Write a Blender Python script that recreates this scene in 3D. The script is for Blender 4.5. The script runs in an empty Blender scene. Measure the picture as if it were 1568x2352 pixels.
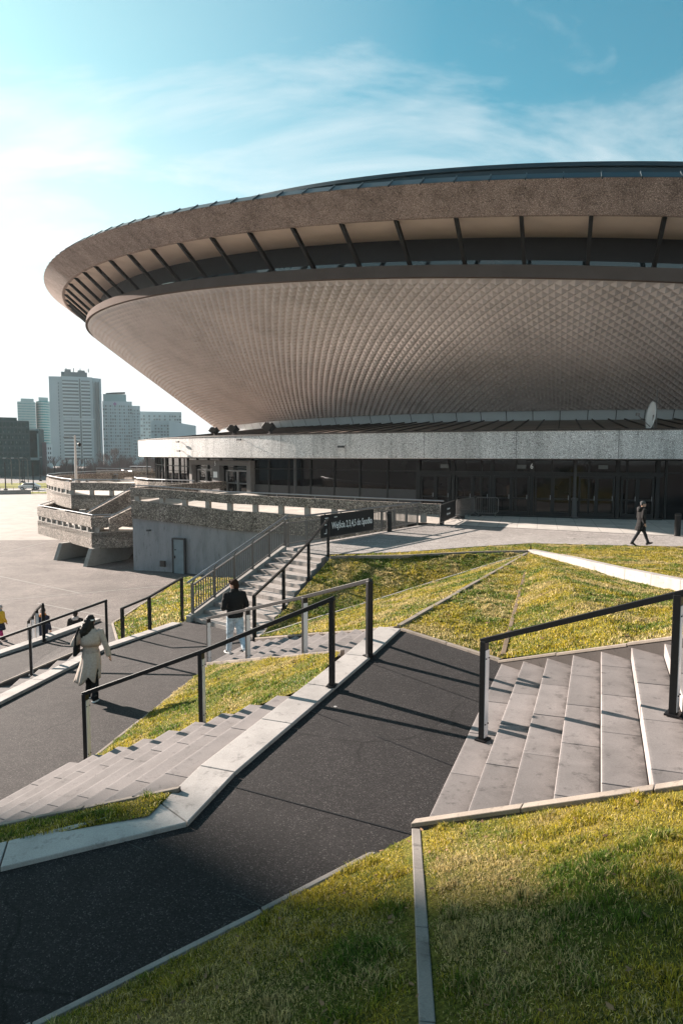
import bpy, bmesh, math, random
import numpy as np
from mathutils import Vector, Matrix
random.seed(7); rng = np.random.default_rng(7)
D = bpy.data; S = bpy.context.scene; COL = S.collection
R = math.radians
# ------------------------------------------------------------------ camera, sky, sun, exposure
CAM_H = 3.6; FPX = 1568.0; PITCH = math.atan((1176-1042)/FPX)
cam = D.objects.new('camera', D.cameras.new('camera')); COL.objects.link(cam)
cam.location = (0, 0, CAM_H); cam.rotation_euler = (math.pi/2-PITCH, 0, 0)
cam.data.sensor_fit = 'VERTICAL'; cam.data.sensor_height = 36; cam.data.lens = 24
cam.data.clip_start = 0.05; cam.data.clip_end = 6000
S.camera = cam
S.view_settings.view_transform = 'Standard'; S.view_settings.look = 'None'
S.view_settings.gamma = 1; S.view_settings.use_curve_mapping = False
S.view_settings.exposure = 1.92
SUN_EL = R(19.5); SUN_H = Vector((-0.80, 0.60, 0)).normalized()      # where the sun stands
SUN_AZ = math.atan2(SUN_H.x, SUN_H.y)
sun = D.objects.new('sun', D.lights.new('sun', 'SUN')); COL.objects.link(sun)
sun.data.energy = 5.0; sun.data.angle = R(0.5); sun.data.color = (1.0, 0.87, 0.77)
to_sun = Vector((SUN_H.x*math.cos(SUN_EL), SUN_H.y*math.cos(SUN_EL), math.sin(SUN_EL)))
sun.rotation_euler = to_sun.to_track_quat('Z', 'Y').to_euler()
W = D.worlds.new('World'); S.world = W; W.use_nodes = True
def N(nt, t, loc=None, **kw):
    n = nt.nodes.new(t)
    for k, v in kw.items(): setattr(n, k, v)
    return n
def build_world():
    nt = W.node_tree; nt.nodes.clear(); L = nt.links.new
    out = N(nt, 'ShaderNodeOutputWorld'); bg = N(nt, 'ShaderNodeBackground')
    sky = N(nt, 'ShaderNodeTexSky'); sky.sky_type = 'NISHITA'; sky.sun_disc = False
    sky.sun_elevation = SUN_EL; sky.sun_rotation = SUN_AZ
    sky.air_density = 1.0; sky.dust_density = 1.6; sky.ozone_density = 1.6; sky.altitude = 100
    tint = N(nt, 'ShaderNodeMix', data_type='RGBA', blend_type='MULTIPLY')
    tint.inputs[0].default_value = 1; tint.inputs[7].default_value = (0.42, 1.0, 0.90, 1)
    L(sky.outputs[0], tint.inputs[6])
    tc = N(nt, 'ShaderNodeTexCoord'); sep = N(nt, 'ShaderNodeSeparateXYZ'); L(tc.outputs['Generated'], sep.inputs[0])
    zz = N(nt, 'ShaderNodeMath', operation='MAXIMUM'); L(sep.outputs[2], zz.inputs[0]); zz.inputs[1].default_value = 0.0
    za = N(nt, 'ShaderNodeMath', operation='ADD'); L(zz.outputs[0], za.inputs[0]); za.inputs[1].default_value = 0.16
    dx = N(nt, 'ShaderNodeMath', operation='DIVIDE'); L(sep.outputs[0], dx.inputs[0]); L(za.outputs[0], dx.inputs[1])
    dy = N(nt, 'ShaderNodeMath', operation='DIVIDE'); L(sep.outputs[1], dy.inputs[0]); L(za.outputs[0], dy.inputs[1])
    cv = N(nt, 'ShaderNodeCombineXYZ'); L(dx.outputs[0], cv.inputs[0]); L(dy.outputs[0], cv.inputs[1])
    mp = N(nt, 'ShaderNodeMapping'); L(cv.outputs[0], mp.inputs[0])
    mp.inputs['Rotation'].default_value = (0, 0, R(-28)); mp.inputs['Scale'].default_value = (0.9, 2.0, 1); mp.inputs['Location'].default_value = (3.6, 0.9, 0)
    n1 = N(nt, 'ShaderNodeTexNoise'); L(mp.outputs[0], n1.inputs[0])
    n1.inputs['Scale'].default_value = 1.25; n1.inputs['Detail'].default_value = 12; n1.inputs['Roughness'].default_value = 0.60; n1.inputs['Distortion'].default_value = 0.7
    r1 = N(nt, 'ShaderNodeValToRGB'); L(n1.outputs[0], r1.inputs[0])
    r1.color_ramp.elements[0].position = 0.46; r1.color_ramp.elements[0].color = (0, 0, 0, 1)
    r1.color_ramp.elements[1].position = 0.72; r1.color_ramp.elements[1].color = (1, 1, 1, 1)
    # more cloud and haze low down and toward the sun
    dt = N(nt, 'ShaderNodeVectorMath', operation='DOT_PRODUCT'); L(tc.outputs['Generated'], dt.inputs[0]); dt.inputs[1].default_value = to_sun
    hz = N(nt, 'ShaderNodeMapRange'); L(sep.outputs[2], hz.inputs[0])
    hz.inputs[1].default_value = 0.06; hz.inputs[2].default_value = 0.46; hz.inputs[3].default_value = 0.80; hz.inputs[4].default_value = -0.06
    sn = N(nt, 'ShaderNodeMapRange'); L(dt.outputs['Value'], sn.inputs[0])
    sn.inputs[1].default_value = 0.50; sn.inputs[2].default_value = 0.90; sn.inputs[3].default_value = 0.0; sn.inputs[4].default_value = 0.38
    a1 = N(nt, 'ShaderNodeMath', operation='MULTIPLY'); L(r1.outputs[0], a1.inputs[0]); a1.inputs[1].default_value = 0.55
    a2 = N(nt, 'ShaderNodeMath', operation='ADD'); L(hz.outputs[0], a2.inputs[0]); L(sn.outputs[0], a2.inputs[1])
    a3 = N(nt, 'ShaderNodeMath', operation='ADD', use_clamp=True); L(a1.outputs[0], a3.inputs[0]); L(a2.outputs[0], a3.inputs[1])
    mx = N(nt, 'ShaderNodeMix', data_type='RGBA'); L(a3.outputs[0], mx.inputs[0]); L(tint.outputs[2], mx.inputs[6])
    mx.inputs[7].default_value = (5.3, 5.6, 5.65, 1)
    L(mx.outputs[2], bg.inputs[0]); bg.inputs[1].default_value = 0.05
    L(bg.outputs[0], out.inputs[0])
build_world()

# ------------------------------------------------------------------ helpers
_c, _s = math.cos(PITCH), math.sin(PITCH)
def at(px, py, z=None, Y=None):
    """real place on the ground of height z (or at distance Y) seen at that spot of the photograph"""
    dx = (px-784)/FPX; dy = -(py-1176)/FPX
    d = Vector((dx, _c+dy*_s, -_s+dy*_c))
    t = (z-CAM_H)/d.z if z is not None else Y/d.y
    return Vector((d.x*t, d.y*t, CAM_H+d.z*t))
def Nr(p):
    # survey correction: the near points were taken along the tilted camera axis
    return Vector((p[0], 1.0036*p[1]-.0855*(CAM_H-p[2]), p[2]))
def Ni(p): return Vector((p[0], (p[1]+.0855*(CAM_H-p[2]))/1.0036, p[2]))
class MB:
    def __init__(s): s.v = []; s.f = []; s.m = []
    def add(s, vs, fs, mi=0):
        o = len(s.v); s.v += [tuple(v) for v in vs]; s.f += [tuple(o+i for i in f) for f in fs]; s.m += [mi]*len(fs); return s
    def box(s, c, size, rz=0, M=None, mi=0):
        x, y, z = size[0]/2, size[1]/2, size[2]/2
        P = [Vector(p) for p in ((-x,-y,-z),(x,-y,-z),(x,y,-z),(-x,y,-z),(-x,-y,z),(x,-y,z),(x,y,z),(-x,y,z))]
        if M is None: M = Matrix.Rotation(rz, 3, 'Z')
        c = Vector(c)
        return s.add([c+M@p for p in P], [(0,3,2,1),(4,5,6,7),(0,1,5,4),(1,2,6,5),(2,3,7,6),(3,0,4,7)], mi)
    def beam(s, a, b, w, h, mi=0, up=(0,0,1), plumb=False):
        """bar from a to b, w wide across, h high; plumb keeps its ends vertical"""
        a = Vector(a); b = Vector(b); d = b-a
        if plumb:
            x = Vector((d.y, -d.x, 0)).normalized()*(w/2); u = Vector((0,0,h/2))
        else:
            d.normalize(); x = d.cross(Vector(up))
            if x.length < 1e-4: x = d.cross(Vector((1,0,0)))
            x.normalize(); u = x.cross(d).normalized()*(h/2); x = x*(w/2)
        P = [a-x-u, a+x-u, a+x+u, a-x+u, b-x-u, b+x-u, b+x+u, b-x+u]
        return s.add(P, [(0,1,2,3),(7,6,5,4),(0,4,5,1),(1,5,6,2),(2,6,7,3),(3,7,4,0)], mi)
    def prism(s, top, dz, mi=0):
        """polygon (given counter-clockwise or not) with vertical sides going down by dz (or list of bottom z)"""
        n = len(top); top = [Vector(p) for p in top]
        ar = sum(top[i].x*top[(i+1)%n].y-top[(i+1)%n].x*top[i].y for i in range(n))
        if ar < 0: top = top[::-1]
        bot = [p-Vector((0,0,dz)) for p in top]
        return s.add(top+bot, [tuple(range(n)), tuple(range(2*n-1, n-1, -1))]+[(i, n+i, n+(i+1)%n, (i+1)%n) for i in range(n)], mi)
    def tube(s, pts, r, n=8, mi=0, caps=True):
        pts = [Vector(p) for p in pts]; rs = r if isinstance(r, (list, tuple)) else [r]*len(pts)
        rings = []; ref = None
        for i, p in enumerate(pts):
            d = (pts[min(i+1, len(pts)-1)]-pts[max(i-1, 0)]).normalized()
            if ref is None: ref = Vector((0,0,1)) if abs(d.z) < 0.9 else Vector((1,0,0))
            x = d.cross(ref).normalized(); y = x.cross(d).normalized(); ref = y
            rings.append([p+x*(math.cos(2*math.pi*k/n)*rs[i])+y*(math.sin(2*math.pi*k/n)*rs[i]) for k in range(n)])
        return s.loft(rings, mi, caps)
    def loft(s, rings, mi=0, caps=True, closed=True):
        n = len(rings[0]); vs = [p for r in rings for p in r]; fs = []
        for i in range(len(rings)-1):
            for k in range(n if closed else n-1):
                a = i*n+k; b = i*n+(k+1)%n; fs.append((a, a+n, b+n, b))
        if caps and closed: fs.append(tuple(range(n))); fs.append(tuple(range(len(vs)-1, len(vs)-n-1, -1)))
        return s.add(vs, fs, mi)
    def ell(s, c, r, M=None, nu=12, nv=8, mi=0):
        c = Vector(c); vs = []; fs = []
        M = M or Matrix.Identity(3)
        vs.append(c+M@Vector((0,0,r[2])))
        for i in range(1, nv):
            th = math.pi*i/nv
            for k in range(nu):
                ph = 2*math.pi*k/nu
                vs.append(c+M@Vector((r[0]*math.sin(th)*math.cos(ph), r[1]*math.sin(th)*math.sin(ph), r[2]*math.cos(th))))
        vs.append(c+M@Vector((0,0,-r[2])))
        for k in range(nu): fs.append((0, 1+k, 1+(k+1)%nu))
        for i in range(nv-2):
            for k in range(nu):
                a = 1+i*nu+k; b = 1+i*nu+(k+1)%nu; fs.append((a, a+nu, b+nu, b))
        e = len(vs)-1; o = 1+(nv-2)*nu
        for k in range(nu): fs.append((e, o+(k+1)%nu, o+k))
        return s.add(vs, fs, mi)
    def build(s, name, mat=None, parent=None, smooth=False, bevel=0):
        me = D.meshes.new(name); me.from_pydata(s.v, [], s.f)
        mats = mat if isinstance(mat, (list, tuple)) else [mat]
        for m in mats:
            if m: me.materials.append(m)
        if len(mats) > 1: me.polygons.foreach_set('material_index', s.m)
        if smooth: me.polygons.foreach_set('use_smooth', [True]*len(s.f))
        me.update()
        o = D.objects.new(name, me); COL.objects.link(o)
        if parent: o.parent = parent
        if bevel:
            b = o.modifiers.new('bevel', 'BEVEL'); b.width = bevel; b.segments = 2; b.limit_method = 'ANGLE'
        return o
def tag(o, label=None, cat=None, group=None, kind=None):
    if label: o['label'] = label
    if cat: o['category'] = cat
    if group: o['group'] = group
    if kind: o['kind'] = kind
    return o
def empty(name, loc=(0,0,0), rz=0):
    o = D.objects.new(name, None); COL.objects.link(o); o.location = loc; o.rotation_euler = (0,0,rz); o.empty_display_size = 0.2
    return o
def copy_tree(o, parent=None):
    c = o.copy(); COL.objects.link(c); c.parent = parent
    for ch in list(o.children): copy_tree(ch, c)
    return c
def lerp(a, b, t): return Vector(a)*(1-t)+Vector(b)*t
def line_x(p, u, a, b):
    """where the line p + t u meets the line a-b, seen from above"""
    ex, ey = b[0]-a[0], b[1]-a[1]; den = u[0]*ey-u[1]*ex
    t = ((a[0]-p[0])*ey-(a[1]-p[1])*ex)/den
    return Vector((p[0]+u[0]*t, p[1]+u[1]*t, 0))
_unit = None
def pieces(boxes, name, mat, root, most=100):
    """boxes (centre, size): each a part of its own; past the limit the rest are one part"""
    global _unit
    me = MB().box((0, 0, 0), (1, 1, 1)); o0 = me.build(name, mat, root); bx = sorted(boxes, key=lambda b: -max(b[1]))
    for i, (c, s) in enumerate(bx[:most]):
        o = o0 if i == 0 else o0.copy()
        if i: COL.objects.link(o); o.parent = root
        o.location = c; o.scale = s
    if len(bx) > most:
        m = MB()
        for c, s in bx[most:]: m.box(c, s)
        tag(m.build(name, mat, root), kind='stuff')
class Boxes(list):
    def box(s, c, size, **k): s.append((c, size))
def text_mesh(body, size, name, mat, parent=None, sx=1.0, ext=0.004, align='CENTER'):
    cu = D.curves.new('lettering', 'FONT'); cu.body = body; cu.size = size; cu.extrude = ext; cu.align_x = align; cu.align_y = 'CENTER'
    cu.offset = size*0.012
    t = D.objects.new('lettering', cu); COL.objects.link(t)
    dg = bpy.context.evaluated_depsgraph_get(); me = D.meshes.new_from_object(t.evaluated_get(dg))
    D.objects.remove(t); me.name = name
    for v in me.vertices: v.co.x *= sx
    me.materials.clear(); me.materials.append(mat)
    o = D.objects.new(name, me); COL.objects.link(o)
    if parent: o.parent = parent
    return o

# ------------------------------------------------------------------ materials
def new_mat(name):
    m = D.materials.new(name); m.use_nodes = True; nt = m.node_tree; nt.nodes.clear()
    out = N(nt, 'ShaderNodeOutputMaterial'); p = N(nt, 'ShaderNodeBsdfPrincipled'); nt.links.new(p.outputs[0], out.inputs[0])
    return m, nt, p
def col4(c): return (c[0], c[1], c[2], 1)
def coords(nt, scale=(1,1,1), rot=(0,0,0)):
    tc = N(nt, 'ShaderNodeTexCoord'); mp = N(nt, 'ShaderNodeMapping'); nt.links.new(tc.outputs['Object'], mp.inputs[0])
    mp.inputs['Scale'].default_value = scale; mp.inputs['Rotation'].default_value = rot
    return mp.outputs[0]
def noise(nt, vec, scale, detail=4, rough=0.55, dist=0):
    n = N(nt, 'ShaderNodeTexNoise'); nt.links.new(vec, n.inputs[0]); n.inputs['Scale'].default_value = scale
    n.inputs['Detail'].default_value = detail; n.inputs['Roughness'].default_value = rough; n.inputs['Distortion'].default_value = dist
    return n.outputs[0]
def ramp(nt, fac, stops):
    r = N(nt, 'ShaderNodeValToRGB'); nt.links.new(fac, r.inputs[0]); e = r.color_ramp.elements
    while len(e) < len(stops): e.new(0.5)
    for i, (p, c) in enumerate(stops):
        e[i].position = p; e[i].color = col4(c) if isinstance(c, (tuple, list)) else (c, c, c, 1)
    return r.outputs[0]
def mix(nt, fac, a, b, mode='MIX'):
    m = N(nt, 'ShaderNodeMix', data_type='RGBA', blend_type=mode)
    for sock, v in ((0, fac), (6, a), (7, b)):
        if isinstance(v, (int, float)): m.inputs[sock].default_value = v if sock == 0 else (v, v, v, 1)
        elif isinstance(v, (tuple, list)): m.inputs[sock].default_value = col4(v)
        else: nt.links.new(v, m.inputs[sock])
    return m.outputs[2]
def bump(nt, p, h, strength=0.4, dist=0.01):
    b = N(nt, 'ShaderNodeBump'); nt.links.new(h, b.inputs['Height']); b.inputs['Strength'].default_value = strength; b.inputs['Distance'].default_value = dist
    nt.links.new(b.outputs[0], p.inputs['Normal'])
def plain(name, c, rough=0.6, metal=0, spec=0.5, var=0.12, scale=3.0, bmp=0):
    m, nt, p = new_mat(name); v = coords(nt); n = noise(nt, v, scale, 5)
    f = ramp(nt, n, [(0.3, 1-var), (0.7, 1+var)])
    nt.links.new(mix(nt, 1, c, f, 'MULTIPLY'), p.inputs['Base Color'])
    p.inputs['Roughness'].default_value = rough; p.inputs['Metallic'].default_value = metal; p.inputs['Specular IOR Level'].default_value = spec
    if bmp: bump(nt, p, noise(nt, v, scale*12, 3), bmp, 0.004)
    return m
def N_scale(nt, sock, k):
    m = N(nt, 'ShaderNodeMath', operation='MULTIPLY'); nt.links.new(sock, m.inputs[0]); m.inputs[1].default_value = k; return m.outputs[0]
def island(nt, lo, hi):
    g = N(nt, 'ShaderNodeNewGeometry'); return ramp(nt, g.outputs['Random Per Island'], [(0, lo), (1, hi)])
def asphalt(name, c, stone, rough=0.9, grain=130, gum=0, stain=0.25, gloss=0.25):
    m, nt, p = new_mat(name); v = coords(nt)
    vo = N(nt, 'ShaderNodeTexVoronoi'); nt.links.new(v, vo.inputs[0]); vo.inputs['Scale'].default_value = grain
    sp = N(nt, 'ShaderNodeSeparateColor'); nt.links.new(vo.outputs['Color'], sp.inputs[0])
    a = ramp(nt, sp.outputs[0], [(0.0, [x*0.4 for x in c]), (0.55, c), (0.90, [x*1.6 for x in c]), (1.0, stone)])
    big = ramp(nt, noise(nt, v, 0.45, 6, 0.6), [(0.3, 1-stain), (0.72, 1+stain)])
    o = mix(nt, 1, a, big, 'MULTIPLY')
    ck = N(nt, 'ShaderNodeTexVoronoi', feature='DISTANCE_TO_EDGE'); dn = N(nt, 'ShaderNodeTexNoise'); nt.links.new(v, dn.inputs[0]); dn.inputs['Scale'].default_value = 1.3; dn.inputs['Detail'].default_value = 6
    dv_ = N(nt, 'ShaderNodeVectorMath', operation='SCALE'); nt.links.new(dn.outputs[1], dv_.inputs[0]); dv_.inputs['Scale'].default_value = 0.5
    da = N(nt, 'ShaderNodeVectorMath', operation='ADD'); nt.links.new(v, da.inputs[0]); nt.links.new(dv_.outputs[0], da.inputs[1])
    nt.links.new(da.outputs[0], ck.inputs[0]); ck.inputs['Scale'].default_value = 0.42
    cm = ramp(nt, ck.outputs['Distance'], [(0.0, 0.35), (0.009, 1.0)])
    ok = ramp(nt, noise(nt, v, 0.7, 3), [(0.5, 0), (0.58, 1)])
    o = mix(nt, ok, o, mix(nt, 1, o, cm, 'MULTIPLY'))
    wr = ramp(nt, noise(nt, v, 3.5, 7, 0.68), [(0.32, 0.78), (0.5, 1.0), (0.72, 1.22)]); o = mix(nt, 1, o, wr, 'MULTIPLY')
    if gum:
        g = N(nt, 'ShaderNodeTexVoronoi'); nt.links.new(v, g.inputs[0]); g.inputs['Scale'].default_value = gum
        gm = ramp(nt, g.outputs['Distance'], [(0.018, 1), (0.026, 0)]); gs = N(nt, 'ShaderNodeSeparateColor'); nt.links.new(g.outputs['Color'], gs.inputs[0])
        gk = ramp(nt, gs.outputs[1], [(0.55, 0), (0.6, 0.8)])
        o = mix(nt, mix(nt, 1, gm, gk, 'MULTIPLY'), o, (0.42, 0.41, 0.40))
    nt.links.new(o, p.inputs['Base Color']); p.inputs['Roughness'].default_value = rough; p.inputs['Specular IOR Level'].default_value = gloss
    bump(nt, p, vo.outputs['Distance'], 0.5, 0.006)
    return m
def concrete(name, c, stain=0.35, per=0.12, rough=0.85, streak=False, dirt=False):
    m, nt, p = new_mat(name); v = coords(nt, (1, 1, 0.22) if streak else (1, 1, 1))
    a = ramp(nt, noise(nt, v, 1.7, 8, 0.62, 0.3), [(0.28, 1-stain*0.55), (0.5, 1.0), (0.72, 1+stain*0.35)])
    b = ramp(nt, noise(nt, v, 7.5, 9, 0.7, 0.2), [(0.30, 1-stain), (0.44, 1.0)])
    o = mix(nt, 1, mix(nt, 1, c, a, 'MULTIPLY'), b, 'MULTIPLY')
    o = mix(nt, 1, o, island(nt, 1-per, 1+per), 'MULTIPLY')
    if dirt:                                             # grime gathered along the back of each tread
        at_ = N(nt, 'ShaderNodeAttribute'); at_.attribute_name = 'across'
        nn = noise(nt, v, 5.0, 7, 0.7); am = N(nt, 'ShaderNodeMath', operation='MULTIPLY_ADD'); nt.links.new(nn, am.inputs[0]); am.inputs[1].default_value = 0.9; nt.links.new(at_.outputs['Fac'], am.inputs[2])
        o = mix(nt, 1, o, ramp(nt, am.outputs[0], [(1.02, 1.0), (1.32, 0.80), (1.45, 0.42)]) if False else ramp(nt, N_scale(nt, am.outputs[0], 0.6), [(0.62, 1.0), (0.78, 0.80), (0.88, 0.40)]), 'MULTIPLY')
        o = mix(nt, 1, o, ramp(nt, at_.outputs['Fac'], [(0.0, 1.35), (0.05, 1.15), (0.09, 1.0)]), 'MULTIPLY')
    fine = noise(nt, coords(nt), 90, 4, 0.7)
    o = mix(nt, 1, o, ramp(nt, fine, [(0.3, 0.82), (0.7, 1.14)]), 'MULTIPLY')
    nt.links.new(o, p.inputs['Base Color']); p.inputs['Roughness'].default_value = rough; p.inputs['Specular IOR Level'].default_value = 0.25
    bump(nt, p, fine, 0.25, 0.004)
    return m
def pebble(name, c1, c2, gap, scale=16, bs=0.9, bd=0.03, joint=None):
    m, nt, p = new_mat(name); v = coords(nt)
    w = mix(nt, 0.04, v, N(nt, 'ShaderNodeTexNoise').outputs[1]) if False else v
    vo = N(nt, 'ShaderNodeTexVoronoi'); nt.links.new(w, vo.inputs[0]); vo.inputs['Scale'].default_value = scale
    ve = N(nt, 'ShaderNodeTexVoronoi', feature='DISTANCE_TO_EDGE'); nt.links.new(w, ve.inputs[0]); ve.inputs['Scale'].default_value = scale
    sp = N(nt, 'ShaderNodeSeparateColor'); nt.links.new(vo.outputs['Color'], sp.inputs[0])
    a = ramp(nt, sp.outputs[0], [(0, c1), (1, c2)])
    g = ramp(nt, ve.outputs['Distance'], [(0.02, 0), (0.16, 1)])
    sk = ramp(nt, noise(nt, coords(nt, (1, 1, 0.10)), 1.6, 6, 0.65), [(0.34, 0.72), (0.5, 1.0), (0.7, 1.1)])
    big = ramp(nt, noise(nt, v, 0.35, 6, 0.6), [(0.3, 0.82), (0.7, 1.12)])
    o = mix(nt, 1, mix(nt, 1, mix(nt, g, gap, a), big, 'MULTIPLY'), sk, 'MULTIPLY')
    nt.links.new(o, p.inputs['Base Color']); p.inputs['Roughness'].default_value = 0.85; p.inputs['Specular IOR Level'].default_value = 0.3
    bump(nt, p, ramp(nt, ve.outputs['Distance'], [(0, 0), (0.35, 1)]), bs, bd)
    return m
def grass_mat():
    m, nt, p = new_mat('grass_blades'); a = N(nt, 'ShaderNodeAttribute'); a.attribute_name = 'tint'
    nt.links.new(a.outputs[0], p.inputs['Base Color']); p.inputs['Roughness'].default_value = 0.55; p.inputs['Specular IOR Level'].default_value = 0.25
    t = N(nt, 'ShaderNodeBsdfTranslucent'); nt.links.new(a.outputs[0], t.inputs[0])
    mx = N(nt, 'ShaderNodeMixShader'); mx.inputs[0].default_value = 0.4
    out = [n for n in nt.nodes if n.type == 'OUTPUT_MATERIAL'][0]
    nt.links.new(p.outputs[0], mx.inputs[1]); nt.links.new(t.outputs[0], mx.inputs[2]); nt.links.new(mx.outputs[0], out.inputs[0])
    return m
def lawn_mat():
    m, nt, p = new_mat('lawn_soil'); v = coords(nt)
    a = ramp(nt, noise(nt, v, 0.9, 5, 0.6), [(0.35, (0.06, 0.075, 0.014)), (0.55, (0.15, 0.13, 0.03)), (0.7, (0.20, 0.15, 0.06))])
    f = noise(nt, v, 45, 6, 0.7)
    o = mix(nt, 1, a, ramp(nt, f, [(0.32, 0.30), (0.5, 0.9), (0.68, 1.9)]), 'MULTIPLY')
    nt.links.new(o, p.inputs['Base Color']); p.inputs['Roughness'].default_value = 0.95; p.inputs['Specular IOR Level'].default_value = 0.05
    bump(nt, p, f, 0.8, 0.03)
    return m
def glassy(name, c, rough=0.06, spec=0.5):
    m, nt, p = new_mat(name); v = coords(nt)
    f = ramp(nt, noise(nt, v, 0.6, 3), [(0.3, 0.7), (0.7, 1.3)])
    nt.links.new(mix(nt, 1, c, f, 'MULTIPLY'), p.inputs['Base Color'])
    p.inputs['Roughness'].default_value = rough; p.inputs['Specular IOR Level'].default_value = spec
    return m
def fabric(name, c, var=0.2, scale=30, rough=0.9):
    m, nt, p = new_mat(name); v = coords(nt)
    f = ramp(nt, noise(nt, v, scale, 4), [(0.3, 1-var), (0.7, 1+var)])
    nt.links.new(mix(nt, 1, c, f, 'MULTIPLY'), p.inputs['Base Color'])
    p.inputs['Roughness'].default_value = rough; p.inputs['Specular IOR Level'].default_value = 0.2
    bump(nt, p, noise(nt, v, scale*0.35, 3), 0.5, 0.012)
    return m
def paving(name, c, size=0.9, rz=0.0, joint=0.5):
    m, nt, p = new_mat(name); v = coords(nt, rot=(0, 0, rz))
    b = N(nt, 'ShaderNodeTexBrick'); nt.links.new(v, b.inputs[0]); b.offset = 0; b.inputs['Scale'].default_value = 1
    b.inputs['Brick Width'].default_value = size; b.inputs['Row Height'].default_value = size; b.inputs['Mortar Size'].default_value = 0.012; b.inputs['Mortar Smooth'].default_value = 0.2
    b.inputs['Color1'].default_value = col4([x*0.9 for x in c]); b.inputs['Color2'].default_value = col4([x*1.1 for x in c]); b.inputs['Mortar'].default_value = col4([x*joint for x in c])
    o = mix(nt, 1, b.outputs[0], ramp(nt, noise(nt, v, 0.9, 8, 0.65), [(0.3, 0.8), (0.7, 1.15)]), 'MULTIPLY')
    nt.links.new(o, p.inputs['Base Color']); p.inputs['Roughness'].default_value = 0.85
    return m
M_ASPH = asphalt('dark_asphalt', (0.0185, 0.016, 0.0162), (0.095, 0.085, 0.082), grain=125, gum=1.1)
M_ASPHB = asphalt('worn_asphalt', (0.033, 0.028, 0.0275), (0.13, 0.12, 0.11), grain=95, gum=1.0)
M_LOT = asphalt('parking_asphalt', (0.145, 0.122, 0.113), (0.22, 0.20, 0.185), grain=60, stain=0.3)
M_ROAD = asphalt('pale_asphalt', (0.29, 0.265, 0.25), (0.32, 0.30, 0.29), grain=60, stain=0.16)
M_PALE = paving('pale_square_paving', (0.25, 0.222, 0.198), 1.2, 0.2, 0.8)
M_SLABS = paving('plaza_slabs', (0.44, 0.41, 0.38), 0.95, 0.28, 0.42)
M_TREAD = concrete('step_concrete', (0.185, 0.165, 0.158), 0.5, 0.24, dirt=True)
M_KERB = concrete('kerb_concrete', (0.37, 0.34, 0.32), 0.45, 0.08)
M_EDGE = concrete('edging_concrete', (0.225, 0.19, 0.16), 0.6, 0.15)
M_STRIP = concrete('dirty_strip', (0.20, 0.18, 0.165), 0.6, 0.12)
M_STRIP2 = concrete('path_edge_concrete', (0.24, 0.215, 0.195), 0.6, 0.15)
M_PEB = pebble('pebble_dash_grey', (0.22, 0.185, 0.16), (0.58, 0.50, 0.43), (0.07, 0.057, 0.05), 11, 0.8, 0.05)
M_PEBW = pebble('pebble_dash_white', (0.62, 0.61, 0.60), (0.84, 0.82, 0.80), (0.26, 0.24, 0.23), 14, 0.4, 0.02)
M_PEBB = pebble('pebble_dash_brown', (0.40, 0.30, 0.265), (0.60, 0.475, 0.42), (0.17, 0.13, 0.115), 14, 0.5, 0.03)
M_WALL = concrete('painted_grey_render', (0.25, 0.25, 0.265), 0.5, 0.0, streak=True)
M_BOARD = concrete('dark_board', (0.07, 0.06, 0.055), 0.6, 0.1)  # blotched concrete, much darker than the strip along its top
M_CONC = concrete('grey_concrete', (0.30, 0.28, 0.26), 0.3, 0.08)
M_DECK = paving('terrace_paving', (0.45, 0.41, 0.37), 0.6, 0.1, 0.8)
M_BLACK = plain('black_painted_steel', (0.007, 0.007, 0.008), 0.45, 0, 0.3)
M_PLATE = plain('light_steel_plate', (0.50, 0.53, 0.56), 0.4, 0.35, 0.5, 0.06)
M_STEEL = plain('galvanised_steel', (0.15, 0.14, 0.135), 0.5, 0.3, 0.5, 0.12)
M_RAILT = plain('brushed_rail', (0.30, 0.31, 0.33), 0.35, 0.7, 0.5, 0.08)
M_DKGREY = plain('dark_grey_metal', (0.035, 0.035, 0.037), 0.5)
M_DKBROWN = plain('dark_brown_metal', (0.045, 0.036, 0.032), 0.6, 0, 0.4)
M_GRASS = grass_mat(); M_LAWN = lawn_mat()
M_WHITE = plain('white_paint', (0.78, 0.78, 0.77), 0.5, 0, 0.4, 0.04)
M_LINE = plain('worn_line_paint', (0.25, 0.235, 0.22), 0.8, 0, 0.2, 0.25, 6)
# ------------------------------------------------------------------ the round arena
SC = 0.83
AX, AY = 32.55*SC, 101.53*SC                       # its centre
def ring_pt(ang, r, h, tx=0.0, ty=0.0):
    x = r*math.cos(ang); y = r*math.sin(ang)
    return Vector((AX+x, AY+y, CAM_H+h+tx*x+ty*y))
TX, TY = -0.100, 0.015                              # the saucer leans
BX, BY = -0.007, -0.012
def revolve(name, prof, mat, parent, n=360, smooth=True):
    """prof: (r, h, tx, ty) outward or inward; faces turned outward"""
    m = MB(); rings = []
    for (r, h, tx, ty) in prof: rings.append([ring_pt(2*math.pi*k/n, r, h, tx, ty) for k in range(n)])
    m.loft(rings, 0, caps=False)
    o = m.build(name, mat, parent, smooth=False)
    return o
R_RT, H_RT = 69.66*SC, 12.51*SC
R_RB, H_RB = 67.89*SC, 11.34*SC
R_BT, H_BT = 65.31*SC, 8.70*SC
R_BB, H_BB = 49.60*SC, 2.71*SC
R_LF = 60.02*SC; H_LT, H_LB = 1.515*SC, -0.359*SC
R_WALL = 48.1
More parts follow.
